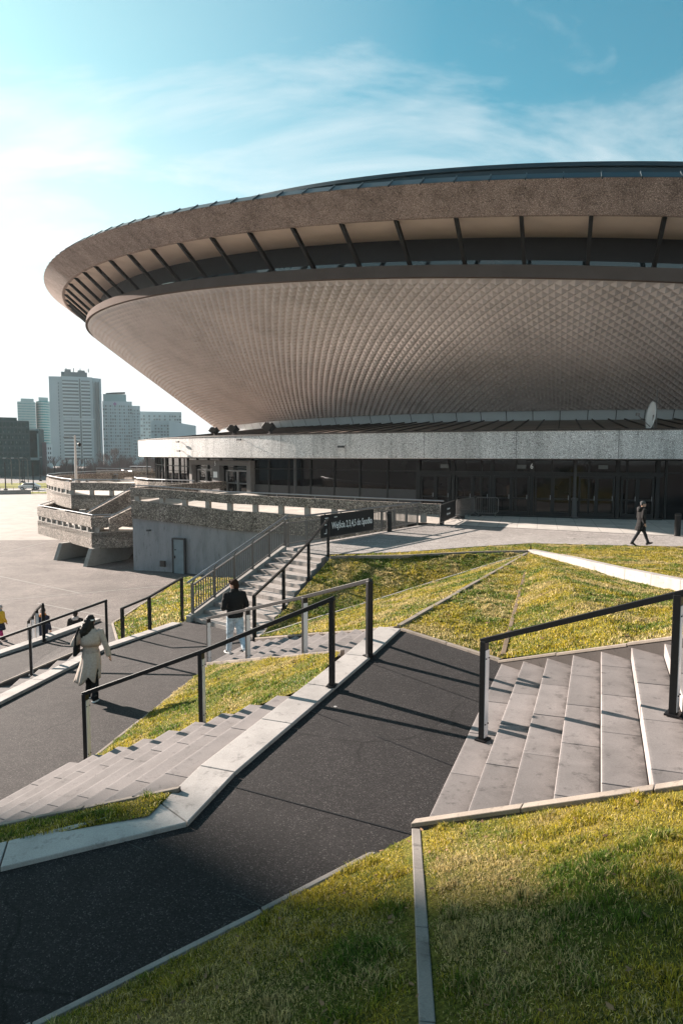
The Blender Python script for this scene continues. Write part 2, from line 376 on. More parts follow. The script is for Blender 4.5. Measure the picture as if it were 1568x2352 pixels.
def bowl_mat():
    m, nt, p = new_mat('bowl_tiles'); v = coords(nt)
    f = ramp(nt, noise(nt, v, 0.35, 8, 0.7), [(0.3, 0.80), (0.5, 1.0), (0.7, 1.1)])
    o = mix(nt, 1, mix(nt, 1, (0.595, 0.535, 0.52), f, 'MULTIPLY'), island(nt, 0.92, 1.08), 'MULTIPLY')
    nt.links.new(o, p.inputs['Base Color']); p.inputs['Roughness'].default_value = 0.42; p.inputs['Metallic'].default_value = 0.15; p.inputs['Specular IOR Level'].default_value = 0.5
    return m
M_BOWL = bowl_mat()
M_SOFF = plain('soffit_boards', (0.68, 0.565, 0.49), 0.8, 0, 0.2, 0.06, 0.8)
M_ROOF = plain('roof_sheet_teal', (0.030, 0.046, 0.053), 0.45, 0.2, 0.5, 0.15, 0.7)
M_BAND = plain('base_band_sheet', (0.50, 0.54, 0.56), 0.5, 0.2, 0.5, 0.08, 0.6)
M_LROOF = plain('lower_roof_sheet', (0.20, 0.15, 0.115), 0.5, 0.2, 0.5, 0.18, 0.8)
M_LEDGE = plain('ledge_sheet', (0.12, 0.095, 0.085), 0.95, 0, 0.02, 0.1, 0.8)
M_STRUT = plain('dark_strut', (0.016, 0.016, 0.017), 0.6, 0, 0.3)
M_GLASS = glassy('dark_window_glass', (0.006, 0.0065, 0.008), 0.04, 0.28)
M_SWIN = glassy('strip_window_glass', (0.02, 0.03, 0.036), 0.05, 1.0)
def build_arena():
    A = empty('round_arena', (0, 0, 0))
    tag(A, 'huge saucer shaped concrete arena with a quilted brown bowl under a pebbled rim', 'arena')
    # bowl of staggered pyramid tiles
    ncol, nrow = 560, 46
    m = MB(); V = m.v; F = m.f
    def P(i, j, out=0.0):
        t = j/nrow; r = R_BB+(R_BT-R_BB)*t; h = H_BB+(H_BT-H_BB)*t
        tx = BX+(TX-BX)*t; ty = BY+(TY-BY)*t
        dr = 0.35*math.sin(math.pi*t)*-1
        a = 2*math.pi*i/ncol
        return ring_pt(a, r+dr+out*0.42, h-out*0.9, tx, ty)
    idx = {}
    for j in range(nrow+1):
        off = 0.5*(j % 2)
        for i in range(ncol): idx[(i, j)] = len(V); V.append(tuple(P(i+off, j)))
    a0, a1 = 0, ncol
    for j in range(0, nrow+1):
        off = j % 2
        for i in range(ncol):
            # diamond with left (i,j) and right (i+1,j), top and bottom on rows j+1, j-1
            l = idx[(i, j)]; r = idx[((i+1) % ncol, j)]
            k = (i+off) % ncol
            tp = idx[(k, j+1)] if j < nrow else None; bt = idx[(k, j-1)] if j > 0 else None
            c = len(V)
            if tp is None or bt is None:
                F.append((l, r, tp) if bt is None else (r, l, bt)); continue
            V.append(tuple(P(i+0.5*off+0.5, j, 0.155)))
            F += [(l, c, tp), (c, r, tp), (bt, r, c), (bt, c, l)]
    m.m = [0]*len(F)
    m.build('bowl', M_BOWL, A)
    revolve('bowl_rim_ledge', [(R_BT+0.02, H_BT-0.02, TX, TY), (R_BT+0.22, H_BT+0.0, TX, TY), (R_BT+0.1, H_BT+0.62, TX, TY), (R_BT-2.2, H_BT+0.5, TX, TY)], M_LEDGE, A)
    revolve('upper_fascia', [(R_RB-0.25, H_RB+0.02, TX, TY), (R_RB, H_RB, TX, TY), (R_RT, H_RT, TX, TY), (R_RT-0.3, H_RT+0.01, TX, TY)], M_PEBB, A)
    revolve('soffit', [(R_RB-3.3, H_RB+0.05, TX, TY), (R_RB-0.24, H_RB+0.05, TX, TY)], M_SOFF, A)
    revolve('clerestory_wall', [(R_BT-1.1, H_BT+1.05, TX, TY), (R_BT-1.1, H_RB+0.1, TX, TY)], plain('dark_cladding', (0.018, 0.018, 0.020), 0.6), A)
    revolve('strip_window', [(R_BT-1.08, H_BT+0.5, TX, TY), (R_BT-1.08, H_BT+1.14, TX, TY)], M_SWIN, A)
    # coping of folded sheets above the rim, with a joint at each sheet
    n = 240; cp = MB()
    for k in range(n):
        b0 = 2*math.pi*(k+0.02)/n; b1 = 2*math.pi*(k+0.98)/n
        q = [ring_pt(b, r, h, TX, TY) for b in (b0, b1) for (r, h) in ((R_RT-0.02, H_RT+0.02), (R_RT-0.5, H_RT+0.40))]
        cp.add([q[0], q[2], q[3], q[1]], [(0, 1, 2, 3)])
        s0 = 2*math.pi*k/n; dq = 0.012/R_RT*2.2
        w = [ring_pt(s0+d, r, h, TX, TY) for d in (-dq, dq) for (r, h) in ((R_RT+0.02, H_RT+0.05), (R_RT-0.5, H_RT+0.46), (R_RT-0.5, H_RT+0.30), (R_RT-0.02, H_RT-0.05))]
        cp.add(w, [(0,1,2,3), (7,6,5,4), (0,4,5,1), (1,5,6,2), (2,6,7,3), (3,7,4,0)])
    cp.build('coping', M_ROOF, A)
    revolve('roof', [(R_RT-0.5, H_RT+0.38, TX, TY), (R_RT-7.6, H_RT+1.9, TX, TY), (R_RT-7.9, H_RT+3.55, TX, TY), (R_RT-7.8, H_RT+3.6, TX, TY), (R_RT-7.9, H_RT+3.85, TX, TY), (R_RT-8.3, H_RT+3.85, TX, TY), (36, H_RT+4.3, TX, TY), (20, H_RT+6, TX, TY), (0.5, H_RT+6.6, TX, TY)], M_ROOF, A)
    # struts that carry the rim
    for k in range(120):
        a = R(268.2)+2*math.pi*k/120
        deg = math.degrees(a) % 360
        if not 150 < deg < 320: continue
        s = MB(); s.beam(ring_pt(a, R_RB-0.2, H_RB+0.1, TX, TY), ring_pt(a, R_BT-0.25, H_BT+0.55, TX, TY), 0.17, 0.22)
        s.build('strut', M_STRUT, A)
    for a in (R(196.4), R(267.5)):
        s = MB(); s.tube([ring_pt(a, R_RB-1.9, H_RB+0.05, TX, TY), ring_pt(a, R_RB-1.9, H_BT+0.6, TX, TY)], 0.02, 5); s.build('conductor_rod', M_WHITE, A)
    # foot of the bowl: sheet band with joints, sloped seam roof, white pebble fascia
    b = revolve('base_band', [(R_BB-0.25, H_BB-0.62, BX, BY), (R_BB+0.05, H_BB+0.02, BX, BY), (R_BB-0.5, H_BB+0.05, BX, BY)], M_BAND, A)
    for k in range(65, 140):
        a = 2*math.pi*k/150; d = 0.0006; j = MB()
        j.add([ring_pt(a-d, R_BB-0.235, H_BB-0.60, BX, BY), ring_pt(a+d, R_BB-0.235, H_BB-0.60, BX, BY), ring_pt(a+d, R_BB+0.062, H_BB, BX, BY), ring_pt(a-d, R_BB+0.062, H_BB, BX, BY)], [(0,1,2,3)]); j.build('band_joint', M_DKGREY, b)
    lr = revolve('lower_roof', [(R_LF-0.15, H_LT-0.03, 0, 0), (R_BB-0.3, H_BB-0.60, BX, BY)], M_LROOF, A)
    sm = MB()
    for k in range(260):
        a = 2*math.pi*k/260
        p = ring_pt(a, R_LF-0.2, H_LT+0.0); q = ring_pt(a, R_BB-0.2, H_BB-0.56, BX, BY); sm.beam(p, q, 0.05, 0.08)
    sm.build('seam', M_DKBROWN, lr)
    lf = revolve('lower_fascia', [(R_LF-2.2, H_LB+0.02, 0, 0), (R_LF-0.1, H_LB, 0, 0), (R_LF, H_LB+0.03, 0, 0), (R_LF, H_LT, 0, 0), (R_LF-0.25, H_LT+0.01, 0, 0)], M_PEBW, A)
    for k in range(-4, 24):
        a = R(183.5)+2*math.pi*k/60; d = 0.00022; fj = MB()
        fj.add([ring_pt(a-d, R_LF+0.004, H_LB+0.04), ring_pt(a+d, R_LF+0.004, H_LB+0.04), ring_pt(a+d, R_LF+0.004, H_LT-0.01), ring_pt(a-d, R_LF+0.004, H_LT-0.01)], [(0,1,2,3)]); fj.build('panel_joint', M_DKGREY, lf)
    cpn = revolve('fascia_capping', [(R_LF+0.05, H_LT-0.03, 0, 0), (R_LF+0.05, H_LT+0.05, 0, 0), (R_LF-0.3, H_LT+0.07, 0, 0)], M_DKBROWN, A)
    # glazed ground storey under the fascia
    def wa(px):                                        # angle of the wall circle where that column of the photograph meets it
        tx = (px-784)/FPX; a_ = tx*tx+1; b_ = -2*(tx*AX+AY); c_ = AX*AX+AY*AY-R_WALL**2
        Y = (-b_-math.sqrt(b_*b_-4*a_*c_))/(2*a_); return math.atan2(Y-AY, tx*Y-AX), Y
    zt = H_LB+0.02; z0 = -CAM_H-0.6
    n = 200; ang = [R(150)+R(170)*k/n for k in range(n+1)]
    g = MB(); g.loft([[ring_pt(a, R_WALL, z0) for a in ang], [ring_pt(a, R_WALL, zt) for a in ang]], 0, caps=False, closed=False)
    g.build('glazing', M_GLASS, A)
    def upright(a, w, d, zlo, zhi, mb):
        c = ring_pt(a, R_WALL+d/2, (zlo+zhi)/2); mb.box(c, (d, w, zhi-zlo), rz=a)
    def rail(a, b, h, w, d, mb):
        k = max(1, int((b-a)/R(0.8))); 
        for i in range(k):
            p = ring_pt(a+(b-a)*i/k, R_WALL+d/2, h); q = ring_pt(a+(b-a)*(i+1)/k, R_WALL+d/2, h); mb.beam(p, q, d, w)
    step = R(2.35)
    gr = MB()
    a5l, a5r = wa(446)[0], wa(586)[0]
    a = R(160)
    while a < R(320):
        if not (a5l-R(0.6) < a < a5r+R(0.4)): upright(a, 0.09, 0.10, z0, zt, gr)
        a += step
    rail(R(160), a5l, zt-0.78, 0.08, 0.08, gr); rail(a5r, R(320), zt-0.78, 0.07, 0.07, gr)
    rail(R(160), R(320), zt-0.05, 0.12, 0.09, gr)
    gr.build('mullion_grid', plain('dark_mullion', (0.012, 0.012, 0.013), 0.5, 0, 0.3), A)
    # plinth panels under the glass, left of the doors
    pl = MB(); k = 24
    aa, bb = a5r, wa(958)[0]
    rail(aa, bb, -CAM_H+0.95, 0.9, 0.05, pl); pl.build('plinth_panel', M_DKGREY, A)
    col = MB(); 
    for px, rr in ((686, 0.10), (1319, 0.075)):
        a, Y = wa(px); c0 = ring_pt(a, R_WALL+0.35, -CAM_H); c1 = ring_pt(a, R_WALL+0.35, zt)
        col = MB(); col.tube([c0, c1], rr, 10)
        if px > 1000: col.tube([c0, c0+Vector((0,0,0.12)), c0+Vector((0,0,0.13)), c0+Vector((0,0,1.0)), c0+Vector((0,0,1.0)), c0+Vector((0,0,1.14)), c0+Vector((0,0,1.15))], [0.22, 0.22, 0.17, 0.14, 0.18, 0.18, 0.08], 10)
        col.build('downpipe', M_DKGREY, A)
    for px in (346, 405):
        a, Y = wa(max(px, 372)) if px > 350 else (wa(360)[0]-R(1.5), 0)
        c0 = ring_pt(a, R_WALL+0.9, z0); c1 = ring_pt(a, R_WALL+0.9, zt); col = MB(); col.tube([c0, c1], 0.08, 8); col.build('support_post', M_DKGREY, A)
    # main doors on the plaza side
    def leaf(a0, a1, h0, h1, mat):
        d = MB(); d2 = 0.13
        for a in (a0, a1):
            sgn = 1 if a == a0 else -1
            upright(a+sgn*R(0.055), 0.10, d2, h0, h1, d)
        am = (a0+a1)/2; L = (a1-a0)*R_WALL
        for h, w in ((h1-0.05, 0.10), (h0+0.12, 0.24), (h0+0.98, 0.09)):
            d.box(ring_pt(am, R_WALL+d2/2, h), (d2-0.01, L-0.02, w), rz=am)
        o = d.build('door', mat, A)
        hh = MB(); hh.tube([ring_pt(a1-R(0.14), R_WALL+0.2, h0+0.95), ring_pt(a1-R(0.14), R_WALL+0.2, h0+1.2)], 0.018, 6); hh.build('handle', M_RAILT, o)
        return o
    M_DOOR = plain('dark_door_frame', (0.009, 0.009, 0.010), 0.5, 0, 0.3)
    for x0, x1 in ((967, 1035), (1047, 1125), (1134, 1215), (1228, 1310), (1328, 1410), (1425, 1500)):
        a0, a1 = wa(x0)[0], wa(x1)[0]; am = (a0+a1)/2
        leaf(a0, am, -CAM_H+0.06, -CAM_H+2.32, M_DOOR); leaf(am, a1, -CAM_H+0.06, -CAM_H+2.32, M_DOOR)
    fr = MB(); a0, a1 = wa(960)[0], wa(1520)[0]
    rail(a0, a1, -CAM_H+2.45, 0.22, 0.16, fr); rail(a0, a1, -CAM_H+0.03, 0.07, 0.3, fr)
    for x in (962, 1041, 1130, 1221, 1319, 1417, 1508): upright(wa(x)[0], 0.2, 0.15, -CAM_H, -CAM_H+3.2, fr)
    fr.build('door_surround', plain('dark_surround', (0.009, 0.009, 0.010), 0.5, 0, 0.3), A)
    for x in (1022, 1197, 1382):
        s = MB(); s.box(ring_pt(wa(x)[0], R_WALL+0.2, -CAM_H+2.86), (0.04, 0.5, 0.22), rz=wa(x)[0]); s.build('small_sign', plain('faded_sign', (0.09, 0.10, 0.10), 0.5), A)
    def sign(txt, px, h, size):
        a, Y = wa(px); t = text_mesh(txt, size, 'number_sign', M_WHITE, A, sx=0.8, ext=0.006)
        t.location = ring_pt(a, R_WALL+0.21, h); t.rotation_euler = (math.pi/2, 0, a+math.pi/2)
    sign('6', 1220, -CAM_H+2.88, 0.42)
    # entrance 5: pale portal with two pairs of glazed doors
    hb, ht = -CAM_H+0.42, -CAM_H+2.72
    po = MB(); M_PORT = concrete('portal_stone', (0.15, 0.14, 0.135), 0.3, 0.0)
    spans = ((446, 452), (498, 515), (577, 586))
    for x0, x1 in spans:
        b0, b1 = wa(x0)[0], wa(x1)[0]; c = ring_pt((b0+b1)/2, R_WALL+0.1, (hb+ht)/2-0.2); po.box(c, (0.62, abs(b1-b0)*R_WALL, ht-hb+0.38), rz=(b0+b1)/2)
    b0, b1 = wa(446)[0], wa(586)[0]
    for i in range(8):
        q0 = b0+(b1-b0)*i/8; q1 = b0+(b1-b0)*(i+1)/8
        po.box(ring_pt((q0+q1)/2, R_WALL+0.1, ht+0.18), (0.63, (q1-q0)*R_WALL*1.005, 0.38), rz=(q0+q1)/2)
    po.build('entrance_portal', M_PORT, A)
    M_DLT = plain('silver_door_frame', (0.20, 0.19, 0.185), 0.4, 0.3)
    for x0, x1 in ((458, 477), (477, 497), (523, 549), (549, 576)):
        leaf(wa(x0)[0], wa(x1)[0], hb, ht-0.35, M_DLT)
    t = text_mesh('5', 0.52, 'number_sign', M_WHITE, A, sx=0.62, ext=0.006); a, Y = wa(506)
    t.location = ring_pt(a, R_WALL+0.43, ht+0.12); t.rotation_euler = (math.pi/2, 0, a+math.pi/2)
    s = MB(); s.box(ring_pt(a, R_WALL+0.42, ht-0.72), (0.03, 0.55, 0.45), rz=a); s.build('notice', M_WHITE, A)
    return A
arena = build_arena()

# floodlights, cameras and the dish on the lower roof
def floodlight(px, first=None):
    tx = (px-784)/FPX
    rr = R_LF-0.9; a_ = tx*tx+1; b_ = -2*(tx*AX+AY); c_ = AX*AX+AY*AY-rr*rr
    Y = (-b_-math.sqrt(max(0, b_*b_-4*a_*c_)))/(2*a_); a = math.atan2(Y-AY, tx*Y-AX); return ring_pt(a, rr, H_LT+0.08), a
def make_flood():
    F_ = empty('floodlight')
    h = MB(); h.box((0, 0, 0.55), (0.75, 0.30, 0.62), M=Matrix.Rotation(R(-38), 3, 'Y')); h.build('lamp_housing', M_BLACK, F_, bevel=0.03)
    h = MB(); h.box((-0.42, 0, 0.62), (0.62, 0.06, 0.62), M=Matrix.Rotation(R(-52), 3, 'Y')); h.box((-0.36, -0.2, 0.6), (0.7, 0.03, 0.5), M=Matrix.Rotation(R(-52), 3, 'Y')); h.build('barn_door', M_DKBROWN, F_)
    h = MB(); h.beam((0.0, -0.2, 0), (0.05, -0.2, 0.55), 0.05, 0.05); h.beam((0.0, 0.2, 0), (0.05, 0.2, 0.55), 0.05, 0.05); h.box((0, 0, 0.02), (0.5, 0.5, 0.05)); h.build('bracket', M_BLACK, F_)
    return F_
fl0 = make_flood()
for i, (px, lab) in enumerate(((497, 'black floodlight nearest the left end of the lower roof edge'), (541, 'middle of the three black floodlights on the lower roof edge'), (623, 'larger black floodlight furthest right along the lower roof edge'))):
    f = fl0 if i == 0 else copy_tree(fl0)
    p, a = floodlight(px); f.location = p; f.rotation_euler = (0, 0, R(25)); f.scale = [(0.66,)*3, (0.74,)*3, (0.8,)*3][i]
    tag(f, lab, 'floodlight', 'floodlights on the lower roof')
def fascia_at(px, r):
    tx = (px-784)/FPX; a_ = tx*tx+1; b_ = -2*(tx*AX+AY); c_ = AX*AX+AY*AY-r*r
    Y = (-b_-math.sqrt(max(0, b_*b_-4*a_*c_)))/(2*a_); return math.atan2(Y-AY, tx*Y-AX), Y
def make_cam():
    C_ = empty('security_camera')
    m = MB(); m.tube([(0, 0, 0), (0.28, 0, 0.02)], 0.025, 6); m.build('arm', M_WHITE, C_)
    m = MB(); m.box((0.34, 0.0, 0.0), (0.12, 0.42, 0.13)); m.box((0.34, -0.23, 0), (0.08, 0.05, 0.09)); m.build('camera_housing', M_DKGREY, C_)
    return C_
cm0 = make_cam(); k = 0
for px, py, lab in ((419, 1015, 'upper small camera on the left end of the white fascia'), (421, 1036, 'lower small camera directly beneath another on the white fascia'), (559, 1010, 'small camera casting a long shadow below the middle floodlights'), (790, 1026, 'small camera alone on the shaded stretch of white fascia')):
    c = cm0 if k == 0 else copy_tree(cm0); k += 1
    a, Y = fascia_at(px, R_LF); p = at(px, py, Y=Y); c.location = ring_pt(a, R_LF, p.z-CAM_H); c.rotation_euler = (0, 0, a); tag(c, lab, 'camera', 'security cameras on the fascia')
a, Y = fascia_at(1494, R_LF-0.6)
dish = empty('satellite_dish', ring_pt(a, R_LF-0.6, H_LT+0.03), a); tag(dish, 'white satellite dish seen edge on above the white fascia', 'dish')
m = MB(); m.tube([(0, 0, 0), (0, 0, 0.75)], 0.05, 8); m.build('mast', M_STEEL, dish)
m = MB(); rings = []
for i in range(7):
    rr = 0.6*i/6+0.001; rings.append([(0.16*(rr/0.6)**2, rr*math.cos(2*math.pi*q/28), rr*math.sin(2*math.pi*q/28)) for q in range(28)])
back = [[(x-0.02, y, z) for (x, y, z) in r] for r in rings[::-1]]
m.loft([[Vector(p) for p in r] for r in rings+back], 0, caps=False)
do = m.build('reflector', M_WHITE, dish, smooth=True); do.location = (0.0, 0.0, 0.68); do.rotation_euler = (0, R(-7), R(-82)); do.scale = (1.05, 1.1, 1.25)
m = MB(); m.tube([(0.02, 0, -0.5), (0.75, 0, -0.05)], 0.018, 6); m.box((0.78, 0, 0.0), (0.16, 0.12, 0.12)); m.build('feed_arm', M_STEEL, do)
a, Y = fascia_at(1500, R_LF-0.9)
an = MB(); p = ring_pt(a, R_LF-0.9, H_LT); an.tube([p, p+Vector((0, 0, 2.1))], 0.022, 6); an.tube([p+Vector((-0.12, 0, 1.95)), p+Vector((0.12, 0, 1.95))], 0.012, 5)
tag(an.build('antenna_mast', M_STEEL), 'thin pale antenna mast rising behind the satellite dish', 'antenna')
a = math.atan2(-0.12, -1); p = ring_pt(a, R_BT-1.0, H_BT-0.9, TX, TY)
# ------------------------------------------------------------------ ground, plaza, paths
Z_LOT = -3.65
def sheet(name, pts, mat, dz=0.0):
    m = MB()
    if dz: m.prism(pts, dz)
    else: m.add([Vector(p) for p in pts], [tuple(range(len(pts)))])
    return tag(m.build(name, mat), kind='structure')
sheet('ground', [(-3000, -400, Z_LOT), (3000, -400, Z_LOT), (3000, 4500, Z_LOT), (-3000, 4500, Z_LOT)], M_LOT)
sheet('pale_yard', [(-220, 56.3, Z_LOT+.006), (-40, 56.3, Z_LOT+.006), (-22, 57.2, Z_LOT+.006), (30, 58, Z_LOT+.006), (30, 121, Z_LOT+.006), (-220, 124, Z_LOT+.006)], M_PALE)
sheet('road', [(-400, 131, Z_LOT+.006), (40, 126, Z_LOT+.006), (40, 139, Z_LOT+.006), (-400, 146, Z_LOT+.006)], M_ROAD)
M_FARGRASS = plain('far_grass', (0.20, 0.19, 0.04), 0.95, 0, 0.05, 0.3, 0.2)
sheet('verge', [(-150, 148, Z_LOT+.012), (-55, 143, Z_LOT+.012), (40, 141, Z_LOT+.012), (40, 176, Z_LOT+.012), (-58, 178, Z_LOT+.012), (-62, 170, Z_LOT+.012), (-85, 168, Z_LOT+.012)], M_FARGRASS)
sheet('verge', [(-150, 125.5, Z_LOT+.012), (-47, 124, Z_LOT+.012), (-47, 130, Z_LOT+.012), (-150, 131.0, Z_LOT+.012)], M_FARGRASS)
def stripe(pa, pb, w=0.12, z=Z_LOT+0.007):
    a = at(pa[0], pa[1], z); b = at(pb[0], pb[1], z); d = (b-a).normalized(); x = Vector((d.y, -d.x, 0))*(w/2)
    m = MB(); m.add([a-x, a+x, b+x, b-x], [(0, 1, 2, 3)]); tag(m.build('ground_marking', M_LINE), kind='structure')
for a, b in (((-40, 1315), (183, 1362)), ((-30, 1381), (220, 1360)), ((220, 1360), (417, 1342)), ((86, 1385), (242, 1415)), ((110, 1438), (150, 1446)), ((-40, 1281), (106, 1245))):
    stripe(a, b, 0.10)
c0 = at(243, 1281, Z_LOT+.008)
m = MB(); m.box(c0, (3.0, 1.1, 0.012), rz=0.15); tag(m.build('manhole_slab', M_PALE), kind='structure')
# upper plaza, its slab zone and the asphalt lane
edge = [tuple(Nr(p)) for p in ((-0.45, 24.4, 0), (2.14, 24.9, 0), (5.15, 26.4, 0), (7.57, 27.4, 0), (9.9, 26.9, 0), (13.2, 26.4, 0), (34, 24.0, 0))]
PLAZA = [(-2.15, 25.3, 0)]+edge+[(70, 30, 0), (70, 70, 0), (10, 70, 0), (4.9, 35.4, 0), (3.85, 34.2, 0), (-2.15, 26.0, 0)]
sheet('plaza', PLAZA, M_ROAD, 3.6)
sheet('plaza_paving', [(5.0, 34.75, .005), (14.8, 29.6, .005), (32, 21, .005), (60, 34, .005), (40, 60, .005), (12, 60, .005), (6, 36, .005)], M_SLABS)
m = MB(); a = Vector((5.0, 34.72, 0.0)); b = Vector((14.8, 29.57, 0.0)); m.beam(a, b, 0.05, 0.02); m.beam(b, (32, 20.97, 0), 0.05, 0.02); tag(m.build('kerb', M_DKGREY), kind='structure')
m = MB()
for i in range(len(edge)-1): m.beam(Vector(edge[i])+Vector((0, -0.03, 0)), Vector(edge[i+1])+Vector((0, -0.03, 0)), 0.06, 0.05)
tag(m.build('kerb', M_DKGREY), kind='structure')
# path A: dark asphalt from the crest down to the lower left
LA = [(.99, 11.4, .655), (.41, 9.85, .645), (-.09, 8.6, .63), (-1.0, 6.42, .58), (-1.27, 5.64, .53), (-2.62, 5.24, .40), (-5.0, 4.53, .12)]
RA = [(2.33, 9.82, .60), (1.8, 8.5, .595), (1.3, 7.2, .59), (.69, 5.5, .57), (.1, 5.08, .53), (-1.12, 4.3, .43), (-3.9, 2.5, .06)]
LA = [Nr(p) for p in LA]; RA = [Nr(p) for p in RA]
m = MB()
n = len(LA); m.add([Vector(p) for p in LA]+[Vector(p) for p in RA], [(i, n+i, n+i+1, i+1) for i in range(n-1)])
tag(m.build('path', M_ASPH), kind='structure')
m = MB()
for i, t, j, q in ((2, .3, 2, .35), (3, .2, 3, .15), (4, .35, 4, .5), (5, .12, 5, .3), (1, .1, 1, .2)):
    a = lerp(LA[i], LA[i+1], t); b = lerp(RA[j], RA[j+1], q); d = Vector((b.y-a.y, a.x-b.x, 0)).normalized()*.006; u_ = Vector((0, 0, .004)); m.add([a-d+u_, a+d+u_, b+d+u_, b-d+u_], [(0, 1, 2, 3)])
tag(m.build('path_joint', M_BLACK), kind='structure')
def zB(y): return -.87-.0589*(y-9.9) if y < 18.8 else -1.395
def PB(x, y): return Nr((x, y, zB(y)))
EB = [(-6.8, 7.5), (-6.3, 12.6), (-5.83, 17.2), (-4.68, 20.0)]       # path B, slab side
m = MB()
lp = [PB(*p) for p in ((-6.8, 7.5), (-6.3, 12.6), (-5.83, 17.2), (-4.6, 20.6))]
rp = [PB(*p) for p in ((-4.75, 7.5), (-3.55, 9.9), (-2.9, 15.4), (-2.0, 18.3))]
m.add(lp+rp, [(i, 4+i, 5+i, i+1) for i in range(3)])
m.add([PB(-2.9, 15.4), PB(-2.05, 17.6), PB(-2.0, 18.3)], [(0, 1, 2)])
tag(m.build('path', M_ASPHB), kind='structure')
# path C: lower asphalt behind the left steps
m = MB()
m.add([Nr(p) for p in ((-6.45, 16.9, -1.45), (-5.95, 17.5, -1.42), (-5.85, 18.0, -1.44), (-7.5, 22.3, -1.98), (-8.2, 23.3, -2.1), (-9.7, 19.4, -2.15), (-13.5, 15.5, -2.45), (-11.5, 14.2, -2.6), (-8.4, 15.9, -2.05))], [(0, 1, 2, 3, 4, 8), (4, 5, 8), (5, 6, 7, 8)])
tag(m.build('path', M_ASPHB), kind='structure')

# ------------------------------------------------------------------ slab kerbs
def slab_kerb(path, off, z_up, th, label=None, piece=1.35, gap=0.012, mat=None):
    """flat coping slabs along a line, off metres wide to its left (+) or right (-)"""
    m = MB(); P = [Vector(p) for p in path]; Q = []
    for i, p in enumerate(P):
        d0 = (P[i]-P[i-1]).to_2d().normalized() if i else None; d1 = (P[i+1]-P[i]).to_2d().normalized() if i+1 < len(P) else None
        if d0 is None: d0 = d1
        if d1 is None: d1 = d0
        n0 = Vector((-d0.y, d0.x)); n1 = Vector((-d1.y, d1.x)); b = (n0+n1).normalized(); k = off/max(0.3, b.dot(n0))
        Q.append(p+Vector((b.x*k, b.y*k, 0)))
    up = Vector((0, 0, z_up))
    for i in range(len(P)-1):
        L = (P[i+1]-P[i]).length; k = max(1, round(L/piece))
        for j in range(k):
            g = gap/L/2; t0 = j/k+g; t1 = (j+1)/k-g
            q = [lerp(P[i], P[i+1], t0)+up, lerp(P[i], P[i+1], t1)+up, lerp(Q[i], Q[i+1], t1)+up, lerp(Q[i], Q[i+1], t0)+up]
            m.prism(q, th)
    return tag(m.build('kerb', mat or M_KERB, bevel=0.008), kind='structure')
slab_kerb(LA[::-1], 0.38, 0.04, 0.45)
slab_kerb([PB(*EB[0]), PB(*EB[1]), PB(*EB[2]), PB(-4.68, 20.0)], 0.30, 0.06, 0.5, piece=1.6)
KC = [(-13.3, 15.3, -2.3), (-9.75, 19.3, -2.12), (-9.05, 20.8, -2.07), (-8.2, 23.3, -2.05), (-7.55, 22.5, -1.95)]
KC = [Nr(p) for p in KC]
slab_kerb(KC[:4], 0.34, 0.05, 2.0, piece=1.8)

# ------------------------------------------------------------------ flights of steps
def flip(q):
    return sum(q[i].x*q[(i+1)%4].y-q[(i+1)%4].x*q[i].y for i in range(4)) > 0
def stairs(label, O, u, n, run, riser, z0, count, ea, eb, slab=1.0, th=0.32, group=None, mat=None):
    root = empty('concrete_steps', (0, 0, 0)); tag(root, label, 'steps', group)
    O = Nr((O[0], O[1], z0)); O.z = 0; u = Vector((u[0], u[1], 0)).normalized(); n = Vector((n[0], n[1], 0)).normalized()
    zr = z0+riser*count*.5; up = 1 if riser > 0 else -1
    n = n*run+Vector((0, .0855*riser, 0)); run = 1.0; tru = n.length
    ea = [Nr(p) for p in ea]; eb = [Nr(p) for p in eb]
    for k in range(count):
        z = z0+riser*k; lo = O+n*(run*k); hi = O+n*(run*(k+1)-0.006/tru)
        a0 = (line_x(lo, u, *ea)-O).dot(u); b0 = (line_x(lo, u, *eb)-O).dot(u)
        a1 = (line_x(hi, u, *ea)-O).dot(u); b1 = (line_x(hi, u, *eb)-O).dot(u)
        cuts = []; c = math.ceil(max(a0, a1)/slab)*slab+random.uniform(-.02, .02)
        if c < max(a0, a1)+.15: c += slab
        while c < min(b0, b1)-0.25: cuts.append(c); c += slab*random.choice((1, 1, 1, 1.0))
        A = [a0]+cuts+[b0]; B = [a1]+cuts+[b1]; m = MB(); g = 0.004; ac = []
        for i in range(len(A)-1):
            dz = random.uniform(-0.002, 0.002); s0 = g if i else 0; s1 = g if i < len(A)-2 else 0
            q = [lo+u*(A[i]+s0), lo+u*(A[i+1]-s1), hi+u*(B[i+1]-s1), hi+u*(B[i]+s0)]
            m.prism([Vector((p.x, p.y, z+dz)) for p in q], th); ac += [0, 0, 1, 1]*2 if flip(q) else [1, 1, 0, 0]*2
        o = m.build('step', mat or M_TREAD, root, bevel=0.006)
        av = o.data.attributes.new('across', 'FLOAT', 'POINT'); av.data.foreach_set('value', [float(v if up > 0 else 1-v) for v in ac])
    return root
# right-hand steps, rising to the right
U1 = Vector((.353, .935)); N1 = Vector((.935, -.353))
E1L = ((.67, 5.51, .6), (2.11, 4.61, 1.33)); E1U = ((2.29, 9.8, .6), (3.39, 8.07, 1.33))
stairs('broad grey slab steps climbing right beside the near black handrail', (.67, 5.51), U1, N1, .333, .145, .605, 14, E1L, E1U, 1.0, group='flights of slab steps')
